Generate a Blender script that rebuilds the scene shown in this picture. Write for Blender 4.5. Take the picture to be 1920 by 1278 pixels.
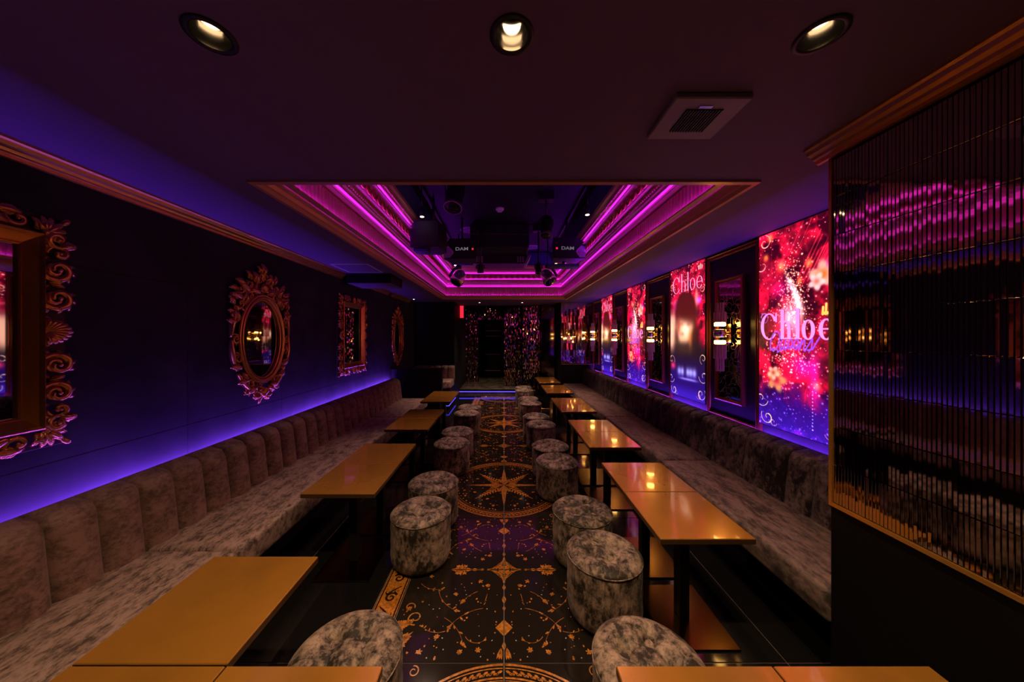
import bpy, bmesh, math, random
import numpy as np
from mathutils import Vector, Matrix
R = math.radians
PI = math.pi
sc = bpy.context.scene
col = sc.collection
for o in list(bpy.data.objects):
    bpy.data.objects.remove(o)

# ------------------------------------------------------------------ camera, world, exposure
F = 590.0                                    # focal length in pixels of the 1920 px frame
cam_d = bpy.data.cameras.new('camera')
cam = bpy.data.objects.new('camera', cam_d); col.objects.link(cam)
cam_d.sensor_width = 36.0
cam_d.lens = F / 1920.0 * 36.0
cam_d.shift_x = 15.0 / 1920.0
cam_d.shift_y = -7.0 / 1920.0
cam_d.clip_start = 0.02
cam.location = (0, 0, 1.55)
cam.rotation_euler = (R(90), 0, 0)
sc.camera = cam
w = bpy.data.worlds.new('world'); sc.world = w; w.use_nodes = True
w.node_tree.nodes['Background'].inputs[0].default_value = (0.004, 0.003, 0.006, 1)
w.node_tree.nodes['Background'].inputs[1].default_value = 1.0
sc.view_settings.view_transform = 'Standard'
sc.view_settings.look = 'None'
sc.view_settings.gamma = 1.0
sc.view_settings.use_curve_mapping = False
sc.view_settings.exposure = 0.0

# light levels, all in one place
L_WALL_LED = 125.0        # violet strip behind the left backrest
L_WALL_LED_R = 130.0      # blue strip behind the right backrest
L_COVE = 42.0            # magenta strips in the ceiling recess
L_SCREEN = 1.65          # the four light screens
L_RING = 26.0           # glowing rings of the wall lamps
L_DOWN = 65.0           # warm downlights (W)
L_TRACK = 70.0          # small warm spots in the recess (W)
L_FAR = 45.0            # tiny far spots (W)
L_STEP = 3.5            # strip under the step

# ------------------------------------------------------------------ materials
M = {}
def newmat(name):
    m = bpy.data.materials.new(name); m.use_nodes = True
    nt = m.node_tree
    return m, nt, nt.nodes['Principled BSDF']
def pbr(name, colr, rough=0.5, metal=0.0, spec=0.5, coat=0.0, trans=0.0, sheen=0.0, bump=0.0, bscale=40.0, var=0.0, vscale=8.0, ior=1.45):
    m, nt, b = newmat(name)
    b.inputs['Base Color'].default_value = (*colr, 1)
    b.inputs['Roughness'].default_value = rough
    b.inputs['Metallic'].default_value = metal
    b.inputs['Specular IOR Level'].default_value = spec
    b.inputs['Coat Weight'].default_value = coat
    b.inputs['Coat Roughness'].default_value = 0.05
    b.inputs['Transmission Weight'].default_value = trans
    b.inputs['IOR'].default_value = ior
    b.inputs['Sheen Weight'].default_value = sheen
    tc = nt.nodes.new('ShaderNodeTexCoord')
    if var > 0:
        n = nt.nodes.new('ShaderNodeTexNoise'); n.inputs['Scale'].default_value = vscale; n.inputs['Detail'].default_value = 5
        nt.links.new(tc.outputs['Object'], n.inputs['Vector'])
        r = nt.nodes.new('ShaderNodeValToRGB')
        r.color_ramp.elements[0].position = 0.3; r.color_ramp.elements[1].position = 0.7
        r.color_ramp.elements[0].color = (*[c * (1 - var) for c in colr], 1)
        r.color_ramp.elements[1].color = (*[min(1, c * (1 + var)) for c in colr], 1)
        nt.links.new(n.outputs['Fac'], r.inputs['Fac']); nt.links.new(r.outputs['Color'], b.inputs['Base Color'])
    if bump > 0:
        n2 = nt.nodes.new('ShaderNodeTexNoise'); n2.inputs['Scale'].default_value = bscale; n2.inputs['Detail'].default_value = 4
        nt.links.new(tc.outputs['Object'], n2.inputs['Vector'])
        bp = nt.nodes.new('ShaderNodeBump'); bp.inputs['Strength'].default_value = bump; bp.inputs['Distance'].default_value = 0.01
        nt.links.new(n2.outputs['Fac'], bp.inputs['Height']); nt.links.new(bp.outputs['Normal'], b.inputs['Normal'])
    M[name] = m
    return m
def emit(name, colr, strength):
    m, nt, b = newmat(name)
    b.inputs['Base Color'].default_value = (0, 0, 0, 1)
    b.inputs['Emission Color'].default_value = (*colr, 1)
    b.inputs['Emission Strength'].default_value = strength
    M[name] = m
    return m
def velvet(name, dark, light, scale=9.0, stretch=(1, 1, 1), t0=0.40, t1=0.62):
    m, nt, b = newmat(name)
    tc = nt.nodes.new('ShaderNodeTexCoord')
    mp = nt.nodes.new('ShaderNodeMapping'); mp.inputs['Scale'].default_value = stretch
    oi = nt.nodes.new('ShaderNodeObjectInfo')
    ad = nt.nodes.new('ShaderNodeVectorMath'); ad.operation = 'ADD'
    nt.links.new(tc.outputs['Object'], ad.inputs[0])
    cb = nt.nodes.new('ShaderNodeMath'); cb.operation = 'MULTIPLY'; cb.inputs[1].default_value = 37.0
    nt.links.new(oi.outputs['Random'], cb.inputs[0]); nt.links.new(cb.outputs[0], ad.inputs[1])
    nt.links.new(ad.outputs[0], mp.inputs['Vector'])
    n = nt.nodes.new('ShaderNodeTexNoise'); n.inputs['Scale'].default_value = scale; n.inputs['Detail'].default_value = 9
    n.inputs['Roughness'].default_value = 0.74; n.inputs['Distortion'].default_value = 0.25
    nt.links.new(mp.outputs[0], n.inputs['Vector'])
    nb = nt.nodes.new('ShaderNodeTexNoise'); nb.inputs['Scale'].default_value = scale * 0.28; nb.inputs['Detail'].default_value = 2
    nt.links.new(mp.outputs[0], nb.inputs['Vector'])
    sm_ = nt.nodes.new('ShaderNodeMath'); sm_.operation = 'MULTIPLY_ADD'; sm_.inputs[1].default_value = 0.55; nt.links.new(nb.outputs['Fac'], sm_.inputs[0])
    sb_ = nt.nodes.new('ShaderNodeMath'); sb_.operation = 'SUBTRACT'; sb_.inputs[1].default_value = 0.275; nt.links.new(n.outputs['Fac'], sb_.inputs[0]); nt.links.new(sb_.outputs[0], sm_.inputs[2])
    r = nt.nodes.new('ShaderNodeValToRGB')
    r.color_ramp.elements[0].position = t0; r.color_ramp.elements[1].position = t1
    r.color_ramp.elements[0].color = (*dark, 1); r.color_ramp.elements[1].color = (*light, 1)
    nt.links.new(sm_.outputs[0], r.inputs['Fac']); nt.links.new(r.outputs['Color'], b.inputs['Base Color'])
    b.inputs['Roughness'].default_value = 0.5
    b.inputs['Sheen Weight'].default_value = 0.08
    b.inputs['Sheen Roughness'].default_value = 0.4
    b.inputs['Specular IOR Level'].default_value = 0.25
    bp = nt.nodes.new('ShaderNodeBump'); bp.inputs['Strength'].default_value = 0.35; bp.inputs['Distance'].default_value = 0.006
    nt.links.new(n.outputs['Fac'], bp.inputs['Height']); nt.links.new(bp.outputs['Normal'], b.inputs['Normal'])
    M[name] = m
    return m

pbr('wall_charcoal', (0.029, 0.026, 0.030), 0.75, bump=0.25, bscale=5, var=0.35, vscale=3.5, spec=0.2)
pbr('wall_black', (0.012, 0.011, 0.013), 0.6, spec=0.25)
pbr('black_gloss', (0.008, 0.007, 0.008), 0.12, spec=0.4)
pbr('ceiling_paint', (0.16, 0.105, 0.22), 0.7, bump=0.08, bscale=120, spec=0.25)
pbr('ceiling_black', (0.012, 0.011, 0.014), 0.7, spec=0.2)
pbr('recess_blue', (0.035, 0.05, 0.16), 0.6)
pbr('grout', (0.20, 0.17, 0.16), 0.7)
pbr('floor_tile', (0.010, 0.009, 0.009), 0.07, spec=0.5)
pbr('print_tile', (0.016, 0.012, 0.010), 0.09, spec=0.5)
pbr('print_gold', (0.46, 0.17, 0.022), 0.22, var=0.55, vscale=60)
pbr('print_dark', (0.02, 0.012, 0.006), 0.12)
pbr('print_pale', (0.45, 0.42, 0.40), 0.25)
pbr('table_gold', (0.50, 0.225, 0.030), 0.22, metal=0.45, coat=0.9, var=0.18, vscale=3.0)
pbr('table_edge', (0.10, 0.05, 0.015), 0.35, metal=0.4)
pbr('plate_gold', (0.14, 0.078, 0.022), 0.20, metal=1.0)
pbr('black_metal', (0.012, 0.012, 0.013), 0.4, metal=0.3)
pbr('black_plastic', (0.014, 0.014, 0.016), 0.45)
pbr('grey_plastic', (0.28, 0.27, 0.30), 0.4)
pbr('white_plastic', (0.65, 0.63, 0.66), 0.4)
pbr('silver', (0.65, 0.62, 0.60), 0.25, metal=0.9)
pbr('gold_paint', (0.60, 0.29, 0.085), 0.27, metal=0.85, bump=0.1, bscale=60)
pbr('reflector', (0.32, 0.29, 0.27), 0.12, metal=1.0)
pbr('vent_cover', (0.26, 0.20, 0.32), 0.5)
pbr('panel_black', (0.024, 0.022, 0.026), 0.35, spec=0.4)
pbr('frame_dark', (0.035, 0.016, 0.008), 0.5, metal=0.3)
pbr('gold_cornice', (0.70, 0.37, 0.085), 0.27, metal=0.75)
pbr('crown_gold', (0.60, 0.30, 0.18), 0.35, metal=0.35)
pbr('mirror_glass', (0.62, 0.60, 0.60), 0.02, metal=1.0)
pbr('strip_mirror', (0.58, 0.48, 0.43), 0.04, metal=1.0)
pbr('strip_back', (0.006, 0.005, 0.005), 0.5, spec=0.15)
pbr('dark_mirror', (0.16, 0.14, 0.13), 0.05, metal=1.0)
pbr('red_gold', (0.42, 0.12, 0.05), 0.35, metal=0.7)
pbr('crystal', (1.0, 0.80, 0.50), 0.18, trans=0.6, ior=1.5)
pbr('brass', (0.70, 0.42, 0.14), 0.2, metal=1.0)
pbr('marble', (0.13, 0.10, 0.075), 0.18, var=0.7, vscale=5)
pbr('speaker_cloth', (0.010, 0.010, 0.012), 0.8, bump=0.2, bscale=300)
velvet('velvet_stool', (0.022, 0.017, 0.014), (0.40, 0.285, 0.230), 34, (1, 1, 0.6), 0.41, 0.66)
velvet('velvet_pad', (0.10, 0.060, 0.048), (0.29, 0.165, 0.142), 44, (1, 0.8, 1.2), 0.34, 0.60)
velvet('velvet_seat', (0.08, 0.055, 0.046), (0.40, 0.27, 0.232), 42, (1.6, 0.8, 1), 0.36, 0.58)
velvet('velvet_dark', (0.016, 0.012, 0.012), (0.22, 0.155, 0.145), 26, (1, 1, 0.7), 0.44, 0.66)
velvet('velvet_seat_dark', (0.055, 0.042, 0.040), (0.25, 0.17, 0.15), 22, (1.8, 0.7, 1), 0.36, 0.60)
emit('led_violet', (0.19, 0.045, 1.0), L_WALL_LED)
emit('led_blue', (0.16, 0.025, 1.0), L_WALL_LED_R)
emit('led_magenta', (0.34, 0.010, 1.0), L_COVE)
emit('led_step', (0.07, 0.05, 1.0), L_STEP)
emit('lamp_ring', (1.0, 0.50, 0.10), L_RING)
emit('lamp_warm', (1.0, 0.72, 0.38), 14.0)
emit('lamp_far', (1.0, 0.9, 0.75), 6.0)
emit('sign_red', (1.0, 0.02, 0.05), 1.2)
emit('letters_grey', (0.55, 0.5, 0.6), 0.25)
# mirror with pale gold veins, for the framed panels
m, nt, b = newmat('veined_mirror'); M['veined_mirror'] = m
tc = nt.nodes.new('ShaderNodeTexCoord')
ns = nt.nodes.new('ShaderNodeTexNoise'); ns.inputs['Scale'].default_value = 5
mx = nt.nodes.new('ShaderNodeVectorMath'); mx.operation = 'MULTIPLY_ADD'; mx.inputs[1].default_value = (0.55, 0.55, 0.55)
vo = nt.nodes.new('ShaderNodeTexVoronoi'); vo.feature = 'DISTANCE_TO_EDGE'; vo.inputs['Scale'].default_value = 9
rp = nt.nodes.new('ShaderNodeValToRGB')
rp.color_ramp.elements[0].position = 0.012; rp.color_ramp.elements[0].color = (1, 1, 1, 1)
rp.color_ramp.elements[1].position = 0.03; rp.color_ramp.elements[1].color = (0, 0, 0, 1)
nt.links.new(tc.outputs['Object'], ns.inputs['Vector']); nt.links.new(ns.outputs['Color'], mx.inputs[0])
nt.links.new(tc.outputs['Object'], mx.inputs[2]); nt.links.new(mx.outputs[0], vo.inputs['Vector'])
nt.links.new(vo.outputs['Distance'], rp.inputs['Fac'])
mc = nt.nodes.new('ShaderNodeMix'); mc.data_type = 'RGBA'
mc.inputs['A'].default_value = (0.20, 0.18, 0.17, 1); mc.inputs['B'].default_value = (0.9, 0.75, 0.5, 1)
nt.links.new(rp.outputs['Color'], mc.inputs['Factor']); nt.links.new(mc.outputs['Result'], b.inputs['Base Color'])
mr = nt.nodes.new('ShaderNodeMath'); mr.operation = 'MULTIPLY_ADD'; mr.inputs[1].default_value = 0.4; mr.inputs[2].default_value = 0.05
nt.links.new(rp.outputs['Color'], mr.inputs[0]); nt.links.new(mr.outputs[0], b.inputs['Roughness'])
b.inputs['Metallic'].default_value = 1.0
# light screen: every pixel of the screen is a vertex that carries its colour
m, nt, b = newmat('screen'); M['screen'] = m
at = nt.nodes.new('ShaderNodeAttribute'); at.attribute_name = 'Col'
nt.links.new(at.outputs['Color'], b.inputs['Emission Color'])
b.inputs['Emission Strength'].default_value = L_SCREEN
b.inputs['Base Color'].default_value = (0.01, 0.01, 0.01, 1); b.inputs['Roughness'].default_value = 0.4

# ------------------------------------------------------------------ helpers
class MB:
    def __init__(s): s.v = []; s.f = []; s.sm = []
    def add(s, vs, fs, smooth=False):
        k = len(s.v); s.v += [tuple(p) for p in vs]
        s.f += [tuple(k + i for i in f) for f in fs]; s.sm += [smooth] * len(fs)
        return s
    def box(s, x0, x1, y0, y1, z0, z1):
        vs = [(x, y, z) for z in (z0, z1) for y in (y0, y1) for x in (x0, x1)]
        return s.add(vs, [(0, 2, 3, 1), (4, 5, 7, 6), (0, 1, 5, 4), (2, 6, 7, 3), (0, 4, 6, 2), (1, 3, 7, 5)])
    def rbox(s, x0, x1, y0, y1, z0, z1, r=0.01, seg=2):
        bm = bmesh.new(); bmesh.ops.create_cube(bm, size=1)
        for v in bm.verts:
            v.co = Vector(((x0 + x1) / 2 + v.co.x * (x1 - x0), (y0 + y1) / 2 + v.co.y * (y1 - y0), (z0 + z1) / 2 + v.co.z * (z1 - z0)))
        bmesh.ops.bevel(bm, geom=bm.edges[:], offset=r, segments=seg, profile=0.5, affect='EDGES')
        bm.verts.index_update()
        s.add([v.co[:] for v in bm.verts], [[v.index for v in f.verts] for f in bm.faces], seg > 1)
        bm.free(); return s
    def lathe(s, prof, n=32, c=(0, 0, 0), smooth=True, axis='z'):
        vs = []
        for r, z in prof:
            for i in range(n):
                a = 2 * PI * i / n
                p = (r * math.cos(a), r * math.sin(a), z)
                if axis == 'y': p = (p[0], p[2], p[1])
                if axis == 'x': p = (p[2], p[0], p[1])
                vs.append((c[0] + p[0], c[1] + p[1], c[2] + p[2]))
        fs = []
        for j in range(len(prof) - 1):
            for i in range(n):
                fs.append((j * n + i, j * n + (i + 1) % n, (j + 1) * n + (i + 1) % n, (j + 1) * n + i))
        fs.append(tuple(range(n))[::-1]); fs.append(tuple((len(prof) - 1) * n + i for i in range(n)))
        return s.add(vs, fs, smooth)
    def tube(s, pts, rad, n=8, flat=1.0, up=None, closed=False, smooth=True):
        pts = [Vector(p) for p in pts]; N = len(pts)
        rads = rad if isinstance(rad, (list, tuple)) else [rad] * N
        vs = []; prev = None
        for i, p in enumerate(pts):
            if closed: t = pts[(i + 1) % N] - pts[i - 1]
            else: t = pts[min(i + 1, N - 1)] - pts[max(i - 1, 0)]
            if t.length < 1e-9: t = Vector((0, 0, 1))
            t.normalize()
            ref = Vector(up) if up else (prev if prev else (Vector((0, 0, 1)) if abs(t.z) < 0.9 else Vector((1, 0, 0))))
            a = ref - t * ref.dot(t)
            if a.length < 1e-6: a = Vector((0.3, 0.5, 0.7)).cross(t)
            a.normalize(); bb = t.cross(a); prev = a
            for k in range(n):
                an = 2 * PI * k / n
                vs.append(p + a * (rads[i] * math.cos(an) * flat) + bb * (rads[i] * math.sin(an)))
        fs = []
        for i in range(N if closed else N - 1):
            j = (i + 1) % N
            for k in range(n):
                fs.append((i * n + k, i * n + (k + 1) % n, j * n + (k + 1) % n, j * n + k))
        if not closed:
            fs.append(tuple(range(n))[::-1]); fs.append(tuple((N - 1) * n + k for k in range(n)))
        return s.add(vs, fs, smooth)
    def ell(s, c, r, n=10, m=6, rot=None):
        vs = []; fs = []
        for j in range(1, m):
            th = PI * j / m
            for i in range(n):
                a = 2 * PI * i / n
                p = Vector((r[0] * math.sin(th) * math.cos(a), r[1] * math.sin(th) * math.sin(a), r[2] * math.cos(th)))
                if rot: p = rot @ p
                vs.append(Vector(c) + p)
        for pole in (1, -1):
            p = Vector((0, 0, r[2] * pole))
            if rot: p = rot @ p
            vs.append(Vector(c) + p)
        T = (m - 1) * n; B = T + 1
        for j in range(m - 2):
            for i in range(n): fs.append((j * n + i, (j + 1) * n + i, (j + 1) * n + (i + 1) % n, j * n + (i + 1) % n))
        for i in range(n):
            fs.append((T, i, (i + 1) % n)); fs.append((B, (m - 2) * n + (i + 1) % n, (m - 2) * n + i))
        return s.add(vs, fs, True)
    def prism(s, poly, a0, a1, axis='y', smooth=False):
        n = len(poly); vs = []
        for a in (a0, a1):
            for (p, q) in poly:
                vs.append({'y': (p, a, q), 'x': (a, p, q), 'z': (p, q, a)}[axis])
        fs = [(i, (i + 1) % n, n + (i + 1) % n, n + i) for i in range(n)] + [tuple(range(n))[::-1], tuple(range(n, 2 * n))]
        return s.add(vs, fs, smooth)
    def mesh(s, name, mat):
        me = bpy.data.meshes.new(name); me.from_pydata(s.v, [], s.f)
        bm = bmesh.new(); bm.from_mesh(me); bmesh.ops.recalc_face_normals(bm, faces=bm.faces[:]); bm.to_mesh(me); bm.free()
        me.polygons.foreach_set('use_smooth', s.sm); me.materials.append(M[mat] if isinstance(mat, str) else mat)
        me.update(); return me
    def build(s, name, mat, parent=None, loc=(0, 0, 0), rot=None):
        return link(name, s.mesh(name, mat), parent, loc, rot)
def link(name, me, parent=None, loc=(0, 0, 0), rot=None, scale=None):
    o = bpy.data.objects.new(name, me); col.objects.link(o); o.location = loc
    if rot: o.rotation_euler = rot
    if scale: o.scale = scale
    if parent: o.parent = parent
    return o
def tag(o, label, cat, group=None):
    o['label'] = label; o['category'] = cat
    if group: o['group'] = group
    return o
def struct(o, label=None):
    o['kind'] = 'structure'
    if label: o['label'] = label
    return o
def empty(name, loc=(0, 0, 0), rz=0):
    o = bpy.data.objects.new(name, None); col.objects.link(o); o.location = loc; o.rotation_euler = (0, 0, rz)
    o.empty_display_size = 0.1
    return o
def copy_tree(o, parent=None):
    c = o.copy(); col.objects.link(c); c.parent = parent
    for ch in o.children: copy_tree(ch, c)
    return c
def spot(name, loc, target, power, colr, size=60, blend=0.5, rad=0.03, parent=None):
    d = bpy.data.lights.new(name, 'SPOT'); d.energy = power; d.color = colr; d.spot_size = R(size); d.spot_blend = blend; d.shadow_soft_size = rad
    o = bpy.data.objects.new(name, d); col.objects.link(o); o.location = loc
    dv = Vector(target) - Vector(loc); o.rotation_euler = dv.to_track_quat('-Z', 'Y').to_euler()
    if parent: o.parent = parent
    return o
rng = random.Random(7)

# room numbers (metres; x right, y into the room, z up, camera at y = 0)
XL, XR = -2.16, 2.19
ZC = 2.404
YB = -1.3
RX, RY0, RY1 = 1.37, 1.737, 7.0          # ceiling recess

# ------------------------------------------------------------------ structure
# floor: grout bed with single tiles
fb = MB().box(XL - 0.1, XR + 0.1, YB - 0.1, 12.2, -0.08, -0.004)
floor = struct(fb.build('floor', 'grout'), 'glossy black tiled floor with a printed gold runner')
ys = [0.3 + 0.6 * k for k in range(-2, 14)]
ys = [y for y in ys if y <= 8.11]
cols = [(-2.1, -1.95), (-1.95, -1.35), (-1.35, -0.75), (0.75, 1.35), (1.35, 1.95), (1.95, 2.1)]
tile_mesh = {}
def tile_me(wx, wy, mat):
    k = (round(wx, 3), round(wy, 3), mat)
    if k not in tile_mesh:
        g = 0.0022
        mb = MB()
        x, y, c = wx / 2 - g, wy / 2 - g, 0.0012
        vs = [(-x, -y, -0.004), (x, -y, -0.004), (x, y, -0.004), (-x, y, -0.004), (-x, -y, -c), (x, -y, -c), (x, y, -c), (-x, y, -c),
              (-x + c, -y + c, 0), (x - c, -y + c, 0), (x - c, y - c, 0), (-x + c, y - c, 0)]
        fs = [(0, 1, 5, 4), (1, 2, 6, 5), (2, 3, 7, 6), (3, 0, 4, 7), (4, 5, 9, 8), (5, 6, 10, 9), (6, 7, 11, 10), (7, 4, 8, 11), (8, 9, 10, 11)]
        mb.add(vs, fs)
        tile_mesh[k] = mb.mesh('tile', mat)
    return tile_mesh[k]
for y in ys:
    h = 0.6 if y < 8.05 else 0.3
    for (a, b_) in cols:
        link('tile', tile_me(b_ - a, h, 'floor_tile'), floor, ((a + b_) / 2, y + h / 2, 0))

# --- printed runner: two quarter designs, mirrored
def poly_add(mb, pts, z=0.0004):
    mb.add([(p[0], p[1], z) for p in pts], [tuple(range(len(pts)))])
def inside(p, m_=0.006): return m_ < p[0] < 0.6 - m_ and m_ < p[1] < 0.6 - m_
def blob(mb, x, y, r, rr, n=7):
    pts = []
    for i in range(n):
        a = 2 * PI * i / n; q = r * rr.uniform(0.55, 1.25)
        pts.append((x + q * math.cos(a), y + q * math.sin(a)))
    if all(inside(p, 0.003) for p in pts): poly_add(mb, pts)
def petal(mb, x, y, a, l, wd):
    ca, sa = math.cos(a), math.sin(a)
    pts = []
    for (t, s_) in ((0, 0), (0.3, 0.8), (0.6, 1), (0.85, 0.6), (1, 0), (0.85, -0.6), (0.6, -1), (0.3, -0.8)):
        u, v = t * l, s_ * wd / 2
        pts.append((x + ca * u - sa * v, y + sa * u + ca * v))
    if all(inside(p, 0.003) for p in pts): poly_add(mb, pts)
def ribbon(mb, pts, w0, w1, z=0.0004, clip=True):
    N = len(pts)
    for i in range(N - 1):
        a, b_ = Vector(pts[i]), Vector(pts[i + 1]); d = (b_ - a)
        if d.length < 1e-6: continue
        d.normalize(); n = Vector((-d.y, d.x))
        wa = (w0 + (w1 - w0) * i / (N - 1)) / 2; wb = (w0 + (w1 - w0) * (i + 1) / (N - 1)) / 2
        q = [a + n * wa, a - n * wa, b_ - n * wb, b_ + n * wb]
        if clip and not all(inside(p, 0.003) for p in q): continue
        poly_add(mb, [tuple(p) for p in q], z)
def flower(mb, x, y, r, rr):
    n = rr.choice((5, 6, 7)); a0 = rr.uniform(0, 6)
    for i in range(n): petal(mb, x, y, a0 + 2 * PI * i / n, r * rr.uniform(0.8, 1.3), r * 0.55)
def sprig(mb, x, y, a, l, rr, curl=0.8):
    pts = []; px, py = x, y
    for i in range(9):
        pts.append((px, py)); px += l / 8 * math.cos(a); py += l / 8 * math.sin(a); a += curl / 8
    ribbon(mb, pts, 0.003, 0.001)
    for i in (3, 5, 7, 8):
        petal(mb, *pts[i], a + rr.uniform(-1.2, 1.2), l * 0.13, l * 0.05)
    flower(mb, *pts[-1], l * 0.055, rr)
def spiral2(cx, cy, r0, r1, a0, turns, n=22):
    return [(cx + (r0 + (r1 - r0) * i / n) * math.cos(a0 + turns * 2 * PI * i / n), cy + (r0 + (r1 - r0) * i / n) * math.sin(a0 + turns * 2 * PI * i / n)) for i in range(n + 1)]
def acanthus(mb, x, y, a, l, rr):
    ca, sa = math.cos(a), math.sin(a)
    for i in range(7):
        t = 0.12 * i
        bx, by = x + ca * l * t * 0.9, y + sa * l * t * 0.9
        for s_ in (-1, 1):
            petal(mb, bx, by, a + s_ * (0.85 - 0.07 * i), l * (0.42 - 0.03 * i), l * 0.11)
    petal(mb, x, y, a, l, l * 0.12)
def print_diamond():
    mb = MB(); pale = MB(); rr = random.Random(3)
    # lattice diamond quarter at (0,0) with concave sides
    A = 0.112
    edge = []
    for i in range(13):
        t = i / 12; x, y = A * (1 - t), A * t
        k = 0.020 * math.sin(PI * t); edge.append((max(x - k, 0.004), max(y - k, 0.004)))
    ribbon(mb, edge, 0.005, 0.005, clip=False)
    e2 = [(p[0] * 0.88, p[1] * 0.88) for p in edge if p[0] > 0.006 and p[1] > 0.006]
    ribbon(mb, e2, 0.002, 0.002, clip=False)
    poly_add(mb, [(0.004, 0.004), (0.04, 0.004), (0.004, 0.042)])
    for k in (0.055, 0.072, 0.088):
        ribbon(mb, [(0.004, k), (k * 0.55, k * 0.42), (k, 0.004)], 0.003, 0.003, clip=False)
    for k in range(6):
        t = 0.02 + k * 0.015
        ribbon(mb, [(0.004, t), (0.095 - t * 0.8, 0.004 + t * 0.25)], 0.002, 0.002, clip=False)
        ribbon(mb, [(t, 0.004), (0.004 + t * 0.25, 0.095 - t * 0.8)], 0.002, 0.002, clip=False)
    # ornaments along the seams
    for (c, l) in ((0.145, 0.014), (0.165, 0.008), (0.195, 0.022), (0.24, 0.03), (0.283, 0.032), (0.32, 0.03)):
        poly_add(mb, [(c - l, 0.003), (c, 0.003 + l * 0.45), (c + l, 0.003)])
    poly_add(mb, [(0.268, 0.003), (0.283, 0.055), (0.298, 0.003)]); flower(mb, 0.26, 0.028, 0.018, rr); flower(mb, 0.305, 0.028, 0.018, rr)
    for c, l in ((0.15, 0.02), (0.24, 0.026), (0.30, 0.014), (0.52, 0.02)):
        poly_add(mb, [(0.003, c - l), (0.003 + l * 0.4, c), (0.003, c + l)])
    # small diamond
    poly_add(mb, [(0.004, 0.375), (0.046, 0.42), (0.004, 0.465)])
    # fan at the end of the seam
    for a in (1.0, 1.2, 1.4): petal(mb, 0.004 + 0.01, 0.598 - 0.07, a + 0.2, 0.06, 0.012)
    # big sprigs
    sprig(mb, 0.40, 0.17, 1.9, 0.20, rr, 0.9); sprig(mb, 0.33, 0.36, 2.6, 0.20, rr, -0.8)
    sprig(mb, 0.12, 0.30, 0.2, 0.22, rr, 0.9); sprig(mb, 0.20, 0.47, 2.2, 0.12, rr, 1.8); sprig(mb, 0.31, 0.44, 0.3, 0.14, rr, -1.2)
    sprig(mb, 0.52, 0.12, 2.4, 0.15, rr, 1.0); sprig(mb, 0.10, 0.2, 1.3, 0.07, rr, 0.2); sprig(mb, 0.16, 0.18, 0.5, 0.12, rr, 0.5)
    for (x, y) in ((0.29, 0.20), (0.35, 0.47), (0.24, 0.25), (0.42, 0.55), (0.10, 0.135), (0.15, 0.10), (0.47, 0.06), (0.54, 0.30), (0.22, 0.55), (0.13, 0.54)): flower(mb, x, y, 0.015, rr)
    for i in range(46):
        blob(mb, rr.uniform(0.03, 0.58), rr.uniform(0.1, 0.59), rr.uniform(0.003, 0.0075), rr)
    for i in range(16): blob(pale, rr.uniform(0.04, 0.56), rr.uniform(0.12, 0.58), 0.004, rr, 5)
    # corner acanthus
    acanthus(mb, 0.585, 0.56, R(228), 0.16, rr); acanthus(mb, 0.585, 0.42, R(205), 0.11, rr)
    ribbon(mb, spiral2(0.49, 0.36, 0.012, 0.045, 0.5, 1.2), 0.005, 0.009); ribbon(mb, spiral2(0.54, 0.29, 0.008, 0.03, 3.5, -1.1), 0.004, 0.008)
    return mb, pale
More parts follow.
